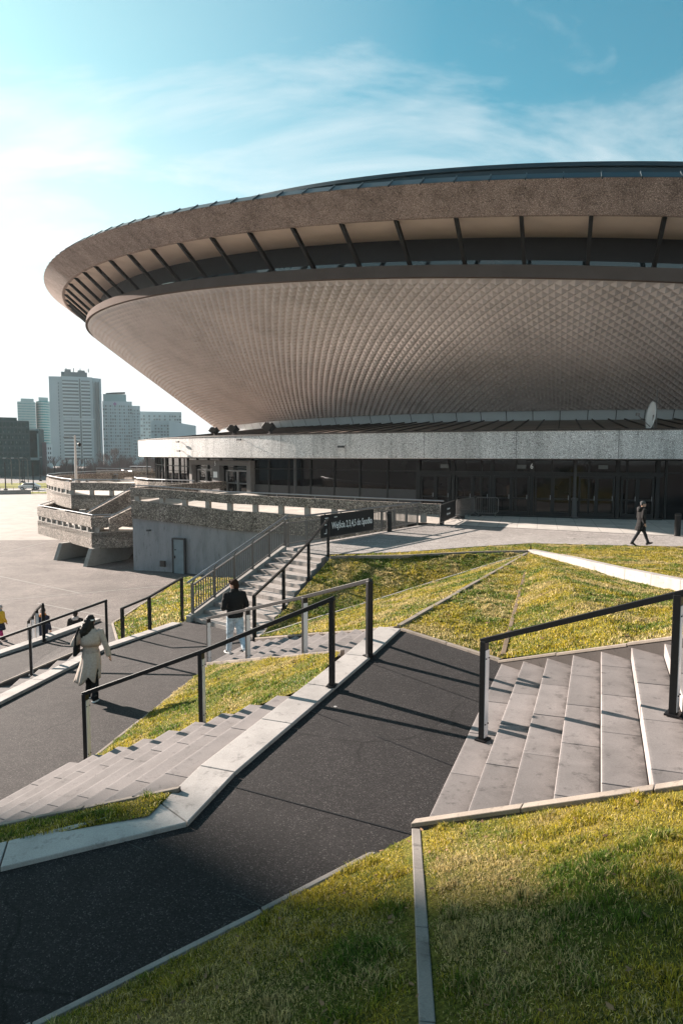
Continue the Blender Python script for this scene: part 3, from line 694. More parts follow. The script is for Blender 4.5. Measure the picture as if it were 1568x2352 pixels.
# near left steps, going down to the left from the path's kerb
U2 = Vector((.385, .923)); N2 = Vector((-.923, .385)); O2 = (-.09+N2.x*.385, 8.6+N2.y*.385)
S2U = ((-3.6, 9.63, -.85), (-.09, 8.6, .63)); S2L = ((-1.46, 6.12, .5), (-3.3, 6.6, -.1))
stairs('wide low steps fanning down left of the dark asphalt path', O2, U2, N2, .38, -.15, .50, 9, S2L, S2U, 1.2, group='flights of slab steps')
U4 = Vector((.36, .933)); N4 = Vector((-.933, .36)); O4 = (.41+N4.x*.385, 9.85+N4.y*.385)
S4N = ((-3.0, 15.5, -1.2), (.41, 9.85, .64)); S4F = ((-2.16, 17.5, -1.15), (.9, 11.6, .64))
stairs('steps with chequered rail shadows where the man in jeans walks', O4, U4, N4, .41, -.152, .49, 12, S4N, S4F, 1.0, group='flights of slab steps')
U3 = Vector((-.1, .995)); N3 = Vector((-.995, -.1)); O3 = (-6.2, 17.0)
S3U = ((-6.3, 17.0, -1.2), (-8.9, 15.75, -2.1)); S3L = ((-6.9, 9.0, -1.2), (-9.5, 8.0, -2.1))
stairs('small far left steps running down behind the woman in the coat', O3, U3, N3, .38, -.15, -1.28, 8, S3L, S3U, 1.1, group='flights of slab steps')
U5 = Vector((.72, -.69)); N5 = Vector((.69, .72))
S5L = ((-4.5, 20.5, -1.35), (-2.09, 25.5, 0)); S5R = ((-2.2, 18.3, -1.35), (-.42, 24.2, 0))
stairs('concrete stairs climbing to the plaza beside the barred balustrade', (-4.5, 20.5), U5, N5, .482, .1275, -1.27, 11, S5L, S5R, 1.0, th=0.4, group='flights of slab steps', mat=concrete('stair_concrete', (0.34, 0.30, 0.275), 0.4, 0.15))

# ------------------------------------------------------------------ edging boards
M_SOILSTRIP = concrete('earth_strip', (0.16, 0.115, 0.08), 0.6, 0.2)
def edging(pts, w=0.07, h=0.3, mat=None, zup=0.0, board=False):
    if board:
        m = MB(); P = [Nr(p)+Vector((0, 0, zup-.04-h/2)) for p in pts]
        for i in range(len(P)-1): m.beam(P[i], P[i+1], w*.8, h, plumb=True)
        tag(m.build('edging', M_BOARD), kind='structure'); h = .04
    m = MB(); P = [Nr(p)+Vector((0, 0, zup-h/2)) for p in pts]
    for i in range(len(P)-1):
        L = (P[i+1]-P[i]).length; k = max(1, round(L/1.0))
        for j in range(k):
            a = lerp(P[i], P[i+1], (j+0.004)/k); b = lerp(P[i], P[i+1], (j+0.996)/k)
            jz = Vector((0, 0, random.uniform(-.006, .006))); m.beam(a+jz, b+jz, w, h, plumb=True)
    return tag(m.build('edging', mat or M_EDGE, bevel=0.006), kind='structure')
def on(line, p, u, z): q = line_x(p, u, *line); return (q.x, q.y, z)
S1L_pts = [Vector((.58, 5.565, .62)), Vector((2.11, 4.61, 1.365)), Vector((4.2, 3.3, 2.40))]
S1U_pts = [Vector((2.27, 9.83, .635)), Vector((3.39, 8.07, 1.375)), Vector((4.9, 5.7, 2.36))]
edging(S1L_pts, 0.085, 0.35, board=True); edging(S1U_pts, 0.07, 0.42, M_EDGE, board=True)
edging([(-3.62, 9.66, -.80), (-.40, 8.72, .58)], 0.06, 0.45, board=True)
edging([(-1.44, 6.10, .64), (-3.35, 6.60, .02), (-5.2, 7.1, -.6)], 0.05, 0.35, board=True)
edging([(-3.02, 15.42, -1.10), (.02, 10.42, .62)], 0.07, 0.45)
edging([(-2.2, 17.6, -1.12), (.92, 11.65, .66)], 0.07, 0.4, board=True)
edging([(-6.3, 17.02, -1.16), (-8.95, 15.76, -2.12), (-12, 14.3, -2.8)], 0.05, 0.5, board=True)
edging([(-3.68, 9.8, -.83), (-2.98, 15.4, -1.16)], 0.05, 0.2)
edging([(1.0, 11.45, .69), (2.3, 9.86, .65)], 0.06, 0.25)
edging([(.60, 5.54, .555), (-.54, 4.64, .515), (-1.75, 3.86, .385), (-3.9, 2.42, .08)], 0.045, 0.25, M_STRIP2)
edging([(-.40, 23.6, .07), (2.05, 23.8, .08), (4.8, 24.6, .09), (6.75, 24.85, .10)], 0.10, 0.35)
edging([(6.9, 24.9, .12), (7.66, 22.5, .20), (8.25, 19.6, .30), (8.75, 17.4, .40), (9.6, 13.6, .55)], 0.28, 0.5, M_KERB)
edging([(6.7, 24.6, .06), (-2.05, 17.75, -1.07)], 0.06, 0.2, M_CONC)
edging([(6.7, 24.6, .06), (.98, 11.62, .70)], 0.09, 0.2)
edging([(6.8, 24.6, .05), (2.35, 9.95, .69)], 0.07, 0.2, M_SOILSTRIP)
edging([(.60, 5.50, .60), (.36, 2.87, 1.225), (.1, .3, 1.97)], 0.07, 0.2, M_STRIP, zup=-.005)
edging([(-5.85, 17.95, -1.38), (-7.5, 22.4, -1.93)], 0.06, 0.3); edging([(-7.5, 22.4, -1.93), (-9.15, 39.3, -3.5)], 0.08, 0.3)

# ------------------------------------------------------------------ lawns and their grass
def vnoise(x, y, sc, seed=0):
    x = x/sc; y = y/sc; xi = np.floor(x).astype(np.int64); yi = np.floor(y).astype(np.int64); fx = x-xi; fy = y-yi
    fx = fx*fx*(3-2*fx); fy = fy*fy*(3-2*fy)
    def h(a, b):
        n = (a*374761393+b*668265263+seed*1442695041) & 0x7fffffff
        n = ((n ^ (n >> 13))*1274126177) & 0x7fffffff
        return ((n ^ (n >> 16)) & 0xffff)/65535.0
    return (h(xi, yi)*(1-fx)+h(xi+1, yi)*fx)*(1-fy)+(h(xi, yi+1)*(1-fx)+h(xi+1, yi+1)*fx)*fy
def fbm(x, y, sc, seed=0):
    return (vnoise(x, y, sc, seed)+0.5*vnoise(x, y, sc/2.1, seed+1)+0.25*vnoise(x, y, sc/4.3, seed+2))/1.75
GREEN = np.array((.115, .19, .020)); YEL = np.array((.47, .37, .036)); STRAW = np.array((.62, .49, .22)); DARKG = np.array((.03, .055, .008))
def lawn(tris, dens, hgt, wid, seed, dry=0.5, keep=None, strip=None):
    """tris: triangles of 3 points; a soil sheet plus real blades"""
    m = MB(); tris = [[tuple(Nr(p)) for p in t] for t in tris]
    for t in tris: m.add([Vector(p) for p in t], [(0, 1, 2)])
    tag(m.build('lawn', M_LAWN), kind='structure')
    P = []
    for t in tris:
        a, b, c = [np.array(p, float) for p in t]; nrm = np.cross(b-a, c-a); area = np.linalg.norm(nrm)/2
        cy = max(1.6, (a[1]+b[1]+c[1])/3); k = int(area*dens)
        r1 = np.sqrt(rng.random(k))[:, None]; r2 = rng.random(k)[:, None]
        P.append(a*(1-r1)+b*(r1*(1-r2))+c*(r1*r2))
    P = np.concatenate(P)
    if keep is not None: P = P[keep(P)]
    # thin patches and clumps
    cl = fbm(P[:, 0], P[:, 1], 0.35, seed); P = P[rng.random(len(P)) < np.where(hgt < .05, .28, .05)+1.35*cl]; k = len(P)
    x, y = P[:, 0], P[:, 1]; big = fbm(x, y, 1.1, seed+9); cl = fbm(x, y, 0.35, seed); tiny = rng.random(k)
    tuft = np.clip((fbm(x, y, .16, seed+31)-.44)*3.6, 0, 1.5); h = hgt*(0.36+0.78*tuft**1.3+0.5*rng.random(k)**2); w = wid*(0.7+0.6*rng.random(k))
    if strip is not None:
        (ax, ay), (bx, by) = strip; L = math.hypot(bx-ax, by-ay); dd = np.abs((x-ax)*(by-ay)-(y-ay)*(bx-ax))/L; h = h*np.clip(dd/.14, .30, 1)
    az = rng.random(k)*2*np.pi+0.0; lean = 0.25+0.75*rng.random(k)
    d = np.stack([np.cos(az), np.sin(az), np.zeros(k)], 1); s = np.stack([-np.sin(az+rng.normal(0, .6, k)), np.cos(az), np.zeros(k)], 1)*w[:, None]/2
    up = np.zeros((k, 3)); up[:, 2] = 1
    base = P-up*0.01
    mid = base+up*(h*0.6)[:, None]+d*(h*0.22*lean)[:, None]
    tip = base+up*(h*(1.0-0.25*lean))[:, None]+d*(h*0.75*lean)[:, None]
    V = np.stack([base-s, base+s, mid+s*0.8, mid-s*0.8, tip], 1).reshape(-1, 3)
    t = np.clip((big-0.5)*3.4+(fbm(x, y, .3, seed+20)-.5)*2.2+dry+.12-.45*tuft+rng.normal(0, .25, k), 0, 1)[:, None]
    c = GREEN*(1-t)+YEL*t
    dryp = np.clip((fbm(x, y, .75, seed+40)-.52)*4.0, 0, .75); st = (rng.random(k) < 0.09+0.18*(1-cl)+dryp)[:, None]; c = np.where(st, STRAW*(0.7+0.5*rng.random((k, 1))), c)
    dk = (rng.random(k) < 0.15)[:, None]; c = np.where(dk, DARKG, c)
    c = c*(0.45+1.1*tiny[:, None]**1.5)
    C = np.repeat(np.concatenate([c, np.ones((k, 1))], 1)[:, None, :], 5, 1).reshape(-1)
    me = D.meshes.new('grass'); me.vertices.add(5*k); me.vertices.foreach_set('co', V.reshape(-1))
    o5 = np.arange(k)*5
    loops = np.stack([o5, o5+1, o5+2, o5+3, o5+3, o5+2, o5+4], 1).reshape(-1)
    me.loops.add(7*k); me.loops.foreach_set('vertex_index', loops.astype(np.int32))
    me.polygons.add(2*k); st_ = np.stack([np.arange(k)*7, np.arange(k)*7+4], 1).reshape(-1); me.polygons.foreach_set('loop_start', st_.astype(np.int32))
    me.update(calc_edges=True)
    at_ = me.color_attributes.new('tint', 'FLOAT_COLOR', 'POINT'); at_.data.foreach_set('color', C.astype(np.float32))
    me.materials.append(M_GRASS); o = D.objects.new('grass', me); COL.objects.link(o); tag(o, kind='stuff')
    return o
def visible(margin=0.12):
    def f(P):
        dx, dy, dz = P[:, 0], P[:, 1], P[:, 2]-CAM_H
        fw = dy*_c-dz*_s; up = dy*_s+dz*_c
        return (fw > 0.3) & (np.abs(dx/fw) < 0.5+margin+0.25/np.maximum(fw, .5)) & (up/fw > -0.75-margin-0.3/np.maximum(fw, .5))
    return f
vis = visible()
A_ = (.62, 5.47, .585); B_ = (-1.75, 3.82, .36); B2 = (-3.9, 2.4, .05); C_ = (.36, 2.87, 1.2); C2 = (.1, .3, 1.95)
D1 = (2.11, 4.57, 1.335); D2 = (4.2, 3.26, 2.37); E2 = (3.2, .3, 2.3)
mid1 = (-.54, 4.6, .50); SL = tuple((Nr(p).x, Nr(p).y) for p in ((.60, 5.50, .60), (.36, 2.87, 1.225)))
lawn([(A_, mid1, C_), (mid1, B_, C_), (B_, B2, C2), (B_, C2, C_)], 17000, .046, .0040, 3, 0.55, vis, SL)
lawn([(A_, C_, D1), (C_, C2, D1), (C2, E2, D1), (E2, D2, D1)], 17000, .046, .0040, 4, 0.62, vis, SL)
# triangle between path B and the near left steps
lawn([((-3.64, 9.72, -.82), (-2.97, 15.38, -1.14), (-.02, 10.35, .60)), ((-3.64, 9.72, -.82), (-.02, 10.35, .60), (-.43, 8.78, .60))], 6500, .050, .007, 5, 0.5)
# wedge inside the bend of the kerb
lawn([((-1.50, 6.12, .58), (-1.62, 5.74, .57), (-2.74, 5.58, .43)), ((-1.50, 6.12, .58), (-2.74, 5.58, .43), (-3.35, 6.58, .0)), ((-3.35, 6.58, .0), (-2.74, 5.58, .43), (-5.0, 4.95, .15)), ((-3.35, 6.58, .0), (-5.0, 4.95, .15), (-5.2, 7.08, -.6))], 9000, .05, .006, 6, 0.5)
# the faceted bank below the plaza
AP = (6.72, 24.6, .03); a_ = (-2.1, 17.7, -1.12); b_ = (.97, 11.62, .66); c_ = (2.32, 9.92, .64)
lawn([((-2.18, 18.2, -1.28), (-.40, 23.55, -.02), AP), ((-.40, 23.55, -.02), (2.05, 23.75, .0), AP), ((2.05, 23.75, 0), (4.8, 24.55, .02), AP), ((-2.18, 18.2, -1.28), AP, a_)], 3200, .060, .012, 7, 0.52, vis)
lawn([(a_, AP, b_)], 3400, .058, .011, 8, 0.48, vis)
lawn([(b_, AP, c_)], 3400, .058, .011, 9, 0.62, vis)
lawn([(c_, AP, (3.42, 8.12, 1.34)), ((3.42, 8.12, 1.34), AP, (8.1, 19.6, -.02)), (AP, (7.5, 22.5, -.02), (8.1, 19.6, -.02)), ((3.42, 8.12, 1.34), (8.1, 19.6, -.02), (8.6, 17.4, .08)), ((3.42, 8.12, 1.34), (8.6, 17.4, .08), (5.0, 5.75, 2.33)), ((5.0, 5.75, 2.33), (8.6, 17.4, .08), (9.4, 13.6, .3))], 3400, .058, .011, 10, 0.62, vis)
lawn([((-.4, 23.7, .03), (-.42, 24.3, .01), (2.14, 24.85, .01)), ((-.4, 23.7, .03), (2.14, 24.85, .01), (2.05, 23.9, .04)), ((2.05, 23.9, .04), (2.14, 24.85, .01), (5.15, 26.3, .01)), ((2.05, 23.9, .04), (5.15, 26.3, .01), (4.8, 24.7, .05)), ((4.8, 24.7, .05), (5.15, 26.3, .01), (7.57, 27.3, .02)), ((4.8, 24.7, .05), (7.57, 27.3, .02), (6.85, 24.95, .06)),
      ((6.95, 24.95, .06), (7.57, 27.3, .02), (9.9, 26.8, .02)), ((6.95, 24.95, .06), (9.9, 26.8, .02), (7.8, 22.5, .17)), ((7.8, 22.5, .17), (9.9, 26.8, .02), (13.2, 26.3, .02)), ((7.8, 22.5, .17), (13.2, 26.3, .02), (8.4, 19.6, .27)), ((8.4, 19.6, .27), (13.2, 26.3, .02), (8.9, 17.4, .37)), ((8.9, 17.4, .37), (13.2, 26.3, .02), (15, 22, .3)), ((8.9, 17.4, .37), (15, 22, .3), (11, 13, .6))], 2400, .048, .014, 11, 0.85, vis)
# bank at the left, down to the parking lot
lawn([((-5.85, 18.0, -1.42), (-4.7, 20.1, -1.42), (-7.45, 22.4, -1.98)), ((-4.7, 20.1, -1.42), (-4.5, 20.9, -1.42), (-7.45, 22.4, -1.98)), ((-7.45, 22.4, -1.98), (-4.5, 20.9, -1.42), (-9.05, 39.2, -3.5)), ((-4.5, 20.9, -1.42), (-2.2, 25.8, -1.2), (-9.05, 39.2, -3.5)), ((-2.2, 25.8, -1.2), (-4.6, 38.0, -3.4), (-9.05, 39.2, -3.5)), ((-2.2, 25.8, -1.2), (1.2, 33, -2.2), (-4.6, 38.0, -3.4))], 650, .085, .022, 12, 0.5, vis)

# dead leaves blown over the turf
def leaves(tris, n, size, seed):
    rs = random.Random(seed); m = MB()
    for _ in range(n):
        a, b, c = [Nr(p) for p in rs.choice(tris)]; r1 = math.sqrt(rs.random()); r2 = rs.random(); p = a*(1-r1)+b*(r1*(1-r2))+c*(r1*r2)+Vector((0, 0, rs.uniform(.015, .04)))
        M_ = Matrix.Rotation(rs.random()*6.3, 3, 'Z')@Matrix.Rotation(rs.uniform(-.6, .6), 3, 'X'); s = size*rs.uniform(.6, 1.3)
        m.add([p+M_@Vector(q)*s for q in ((-1, 0, 0), (-.3, -.5, .1), (.6, -.35, .0), (1.1, 0, .15), (.5, .45, .05), (-.4, .5, 0))], [(0, 1, 2, 3, 4, 5)])
    tag(m.build('fallen_leaves', plain('dead_leaf', (.20, .115, .06), .8, 0, .2, .5, 9)), kind='stuff')
leaves([(A_, mid1, C_), (mid1, B_, C_), (A_, C_, D1), (C_, C2, D1), (B_, C2, C_)], 90, .018, 1)
leaves([(AP, b_, c_), (a_, AP, b_), (c_, AP, (3.42, 8.12, 1.34)), ((3.42, 8.12, 1.34), AP, (8.1, 19.6, -.02)), ((-2.18, 18.2, -1.28), AP, a_), ((-3.64, 9.72, -.82), (-2.97, 15.38, -1.14), (-.02, 10.35, .60))], 380, .028, 2)
# ------------------------------------------------------------------ pebbled terraces left of the arena
def pxd(px, Y): return Vector(((px-784)/FPX*Y, Y, 0))
def ribbon(m, pts, zt, zb, th, mi=0):
    """upright wall along a plan line; th to its left (+) or right (-); zt, zb number or list"""
    P = [Vector((p[0], p[1])) for p in pts]; n = len(P); Q = []
    zt = zt if isinstance(zt, (list, tuple)) else [zt]*n; zb = zb if isinstance(zb, (list, tuple)) else [zb]*n
    for i in range(n):
        d0 = (P[i]-P[i-1]).normalized() if i else None; d1 = (P[i+1]-P[i]).normalized() if i+1 < n else None
        d0 = d0 or d1; d1 = d1 or d0
        n0 = Vector((-d0.y, d0.x)); n1 = Vector((-d1.y, d1.x)); b = (n0+n1).normalized(); Q.append(P[i]+b*(th/max(.4, b.dot(n0))))
    rings = [[Vector((P[i].x, P[i].y, zt[i])), Vector((P[i].x, P[i].y, zb[i])), Vector((Q[i].x, Q[i].y, zb[i])), Vector((Q[i].x, Q[i].y, zt[i]))] for i in range(n)]
    return m.loft(rings, mi, True)
def along(pts, step, start=0.4):
    """plan points every step metres with their direction and fraction index"""
    out = []; P = [Vector((p[0], p[1], 0)) for p in pts]; d = start; acc = 0
    for i in range(len(P)-1):
        L = (P[i+1]-P[i]).length
        while d <= acc+L: out.append((lerp(P[i], P[i+1], (d-acc)/L), (P[i+1]-P[i]).normalized(), i, (d-acc)/L)); d += step
        acc += L
    return out
def parapet(root, pts, bt, bb, lt, lb, th, step=1.6, rail=0.18, pw=0.3, mat=None, lower_n=None):
    mat = mat or M_PEB
    m = MB(); ribbon(m, pts, bt, bb, th); m.build('upper_beam', mat, root)
    if lt is not None:
        k = lower_n or len(pts); m = MB(); ribbon(m, pts[:k], lt[:k], lb[:k], th); m.build('lower_wall', mat, root)
        m = MB(); q = [(p[0], p[1]) for p in pts[:k]]; ribbon(m, q, [z+.025 for z in lt[:k]], [z+.002 for z in lt[:k]], th*1.05); m.build('wall_coping', M_CONC, root)
    inn = 1 if th > 0 else -1
    for p, d, i, t in along(pts, step):
        a = bb[i]*(1-t)+bb[i+1]*t; b = (lt[i]*(1-t)+lt[i+1]*t) if lt is not None else a-0.5
        nn = Vector((-d.y, d.x, 0))*(th*0.5); c = p+nn
        m = MB(); m.box((c.x, c.y, (a+b)/2+0.012), (pw, abs(th)*0.8, a-b-0.02), rz=math.atan2(d.y, d.x)); m.build('short_post', M_CONC, root)
    if rail:
        m = MB(); off = []
        for i, p in enumerate(pts):
            d = (Vector((pts[min(i+1, len(pts)-1)][0], pts[min(i+1, len(pts)-1)][1]))-Vector((pts[max(i-1, 0)][0], pts[max(i-1, 0)][1]))).normalized()
            off.append(Vector((p[0]-d.y*th*.5, p[1]+d.x*th*.5, bt[i]+rail)))
        m.tube(off, 0.035, 8)
        for p, d, i, t in along(pts, 2.4): c = p+Vector((-d.y, d.x, 0))*(th*0.5); z = bt[i]*(1-t)+bt[i+1]*t; m.tube([(c.x, c.y, z-.02), (c.x, c.y, z+rail)], 0.018, 6)
        m.build('top_rail', M_RAILT, root)
def interp(v, xs, ys): return float(np.interp(v, xs, ys))
# the long ramp with the grey wall and steel door below
T1 = empty('ramp_terrace'); tag(T1, 'long ramp with pebbled parapet above a grey wall with a steel door', 'terrace', 'pebbled concrete terraces')
px1 = [300, 360, 420, 470, 517, 600, 680, 760, 850, 930, 1018]; dd = [42, 41.6, 40.9, 40.3, 39.5, 38.7, 37.8, 36.9, 36.0, 35.4, 34.8]
pts = [pxd(p, d) for p, d in zip(px1, dd)]
bt = [interp(p, (300, 517, 1018), (1.52, 1.24, 1.02)) for p in px1]; bb = [interp(p, (300, 517, 1018), (1.0, .73, .47)) for p in px1]
lt = [interp(p, (300, 517, 1018), (.71, .3, .0)) for p in px1]; lb = [interp(p, (300, 517, 1018), (-.38, -.81, -1.2)) for p in px1]
parapet(T1, pts, bt, bb, lt, lb, 0.26, 1.65, 0.16, 0.3, lower_n=10)
m = MB()
ins = [p+Vector((0.02, 0.16, 0)) for p in pts]
ribbon(m, ins[:9], [z+.03 for z in lb[:9]], Z_LOT-.3, 0.3); gw = m.build('grey_wall', M_WALL, T1)
m = MB(); e = pts[0]
ribbon(m, [(e.x+0.3, e.y+0.3), (e.x+2.4, e.y+6), (e.x+6, e.y+13)], [lb[0]+.03]*3, Z_LOT-.3, 0.3); m.build('end_wall', M_WALL, T1)
m = MB(); ribbon(m, [(e.x+0.05, e.y+0.3), (e.x+2.2, e.y+6), (e.x+4.0, e.y+10)], [bt[0], bt[0], bt[0]], [bb[0]]*3, -0.26); ribbon(m, [(e.x+0.05, e.y+0.3), (e.x+2.2, e.y+6), (e.x+4.0, e.y+10)], [lt[0]]*3, [lb[0]]*3, -0.26); m.build('end_parapet', M_PEB, T1)
m = MB()
dk = [(p.x, p.y+.1, z) for p, z in zip(pts, lt)]; inn = []
for p, z in zip(pts, lt):
    v = Vector((AX-p.x, AY-p.y, 0)); L = v.length; q = p+v*((L-47.5)/L); inn.append((q.x, q.y, z))
m.add(dk+inn, [(i, i+1, len(dk)+i+1, len(dk)+i) for i in range(len(dk)-1)])
q0 = Vector((e.x+0.2, e.y+.2, lt[0])); m.add([q0, Vector(inn[0]), Vector((-8, 62, lt[0])), Vector((e.x+4, e.y+10, lt[0]))], [(0, 1, 2, 3)])
m.build('deck', M_DECK, T1)
# door in the grey wall
a = at(397, 1322, Y=40.95); b = at(421, 1325, Y=40.75)
d = MB(); x0 = pxd(397, 41.15); x1 = pxd(421, 40.88); dv = (x1-x0).normalized(); nv = Vector((dv.y, -dv.x, 0))
c = (x0+x1)/2+nv*0.02; rz = math.atan2(dv.y, dv.x); w = (x1-x0).length
d = MB(); d.box((c.x, c.y, Z_LOT+1.02), (w, 0.10, 2.1), rz=rz); do = d.build('steel_door', plain('blue_grey_door', (0.16, 0.20, 0.225), 0.5, 0, 0.4, 0.15, 2), T1)
d = MB()
for s in (-1, 1): q = c+dv*(s*(w/2+0.04))+nv*.02; d.box((q.x, q.y, Z_LOT+1.04), (0.09, 0.16, 2.2), rz=rz)
d.box((c.x+nv.x*.02, c.y+nv.y*.02, Z_LOT+2.12), (w+0.15, 0.16, 0.09), rz=rz); d.build('door_frame', M_DKGREY, do)
d = MB(); q = c-dv*(w/2-0.1)+nv*.08; d.box((q.x, q.y, Z_LOT+1.0), (0.05, 0.06, 0.16), rz=rz); d.box((q.x+dv.x*.04, q.y+dv.y*.04, Z_LOT+1.45), (0.06, 0.05, 0.06), rz=rz); d.build('handle', M_BLACK, do)
q = pxd(371, 41.35); d = MB(); d.box((q.x, q.y-.1, at(371, 1294, Y=41.4).z), (0.36, 0.12, 0.36), rz=rz); d.build('vent_grille', M_DKBROWN, T1)
q = pxd(340, 41.6); d = MB(); d.box((q.x, q.y-.08, at(340, 1218, Y=41.6).z), (0.22, 0.2, 0.1), rz=rz); d.build('wall_lamp', M_DKGREY, T1)
# lower hexagonal terrace on slanted piers
T2 = empty('lower_terrace'); tag(T2, 'lower six sided terrace of pebbled concrete standing on slanted piers', 'terrace', 'pebbled concrete terraces')
P2 = [(-13.4, 55.5), (-19, 59), (-24.6, 58.5), (-23.4, 52.4), (-16.2, 44.0), (-13.6, 44.9)]
n2 = len(P2); parapet(T2, P2, [-.5]*n2, [-1.17]*n2, [-1.53]*n2, [-2.57]*n2, 0.26, 1.18, 0.14, 0.24)
m = MB(); m.prism([(x, y, -1.56) for x, y in P2], 0.3); m.build('deck', M_DECK, T2)
m = MB(); m.prism([(x*0.985-.2, y*1.004, -2.4) for x, y in P2], 0.14); m.build('underside', M_CONC, T2)
for (px, py, Y, ang) in ((126, 1287, 46.6, .3), (194, 1302, 43.9, .3)):
    b = at(px, py, Z_LOT); v = Vector((0.45, 0.89, 0)).normalized(); s = Vector((v.y, -v.x, 0))*0.17
    m = MB(); t0 = b+Vector((0.35, 0.25, 0)); top = -2.5
    a0 = Vector((b.x, b.y, Z_LOT-.1)); a1 = a0+v*3.6; c0 = Vector((t0.x, t0.y, top)); c1 = c0+v*4.5
    m.loft([[a0-s, a1-s, c1-s, c0-s], [a0+s, a1+s, c1+s, c0+s]], 0, True); m.build('pier', M_CONC, T2)
m = MB(); ribbon(m, [(-20.5, 52), (-13.4, 50.0)], -2.5, Z_LOT-.1, 0.4); m.build('back_wall', M_CONC, T2)
# upper round terrace
T3 = empty('round_terrace'); tag(T3, 'upper rounded terrace with square slots in its sunlit pebbled wall', 'terrace', 'pebbled concrete terraces')
P3 = [(-13.0, 84), (-19, 84), (-24.5, 81), (-28, 76), (-28.9, 70), (-28.2, 65.5), (-26.6, 61.6), (-24.4, 57.8), (-22.3, 54.4), (-20.6, 52.0), (-15.4, 50.6)]
n3 = len(P3); parapet(T3, P3, [1.41]*n3, [.83]*n3, [.46]*n3, [-.58]*n3, 0.22, 1.7, 0.24, 0.3)
m = MB(); m.prism([(x, y, .46) for x, y in P3]+[(-8, 56, .46), (-6, 80, .46)], 0.25); m.build('deck', M_DECK, T3)
m = MB(); q = P3[2:]; ribbon(m, [(x*0.96+.3, y*1.01) for x, y in q], -.4, Z_LOT-.1, 0.4); m.build('under_wall', M_PEB, T3)
# stair between the terraces, with sloping pebbled cheeks
T4 = empty('terrace_stair'); tag(T4, 'outdoor stair with sloping pebbled side walls joining the lower and upper terraces', 'stair')
def cheek(a, b, h, th):
    m = MB(); A_ = Vector(a); B_ = Vector(b); ribbon(m, [(A_.x, A_.y), (B_.x, B_.y)], [A_.z, B_.z], [A_.z-h, B_.z-h], th); m.build('side_wall', M_PEB, T4)
    m = MB(); up = Vector((0.05, 0.05, .17)); m.tube([A_+Vector((-.35, 0, .12)), A_+up, B_+up, B_+Vector((.5, 0, .17))], 0.035, 8)
    for t in (.1, .35, .6, .85): q = lerp(A_, B_, t); m.tube([q, q+up], 0.018, 6)
    m.build('handrail', M_RAILT, T4)
a1 = at(197, 1182, Y=46.5); b1 = at(300, 1126, Y=48.6); cheek(a1, b1, 1.05, 0.25)
a2 = at(252, 1192, Y=43.6); b2 = at(316, 1160, Y=44.6); cheek(a2, b2, 0.9, 0.25)
for i in range(12):
    t = (i+.5)/12; q = lerp(a1, b1, t); m = MB(); m.box((q.x+.9, q.y-1.0, q.z-1.0), (.55, 1.9, 0.16), rz=.3); m.build('step', M_CONC, T4)
m = MB(); q = a1+Vector((-.2, 0, -.3)); m.box(q, (.4, .4, 1.3), rz=.3); m.build('newel', M_CONC, T4)
# farther pebbled walls
T5 = empty('far_terrace'); tag(T5, 'distant brown terrace walls with thin rails left of the glazed corner', 'terrace', 'pebbled concrete terraces')
for (p0, p1, Y, zt, zb) in ((222, 300, 90, 1.4, .3), (282, 304, 84, 1.25, .1), (300, 348, 98, 1.5, .3), (205, 272, 80, .95, .4)):
    m = MB(); a = pxd(p0, Y); b = pxd(p1, Y-2); ribbon(m, [(a.x, a.y), (b.x, b.y)], zt, zb, .4); m.build('side_wall', M_PEB, T5)
    m = MB(); m.tube([(a.x, a.y, zt+.3), (b.x, b.y, zt+.3)], 0.045, 6)
    for t in (0.02, .33, .66, .98): q = lerp(a, b, t); m.tube([(q.x, q.y, zt), (q.x, q.y, zt+.3)], .025, 5)
    m.build('top_rail', M_RAILT, T5)
# small curved parapet by the glazed corner
T6 = empty('curved_parapet'); tag(T6, 'small pale curved pebbled parapet at the foot of the glazed corner', 'parapet')
q6 = [pxd(p, Y) for p, Y in ((352, 66), (322, 63), (309, 59.5), (316, 57), (340, 55), (380, 53.5), (446, 52))]
m = MB(); ribbon(m, q6, [1.35]*7, [.4]*7, 0.25); m.build('side_wall', M_PEB, T6)
m = MB(); m.tube([(p.x, p.y+.1, 1.56) for p in q6], 0.04, 8)
for p, d, i, t in along(q6, 1.1): m.tube([(p.x, p.y+.1, 1.3), (p.x, p.y+.1, 1.56)], .02, 5)
m.build('top_rail', M_RAILT, T6)
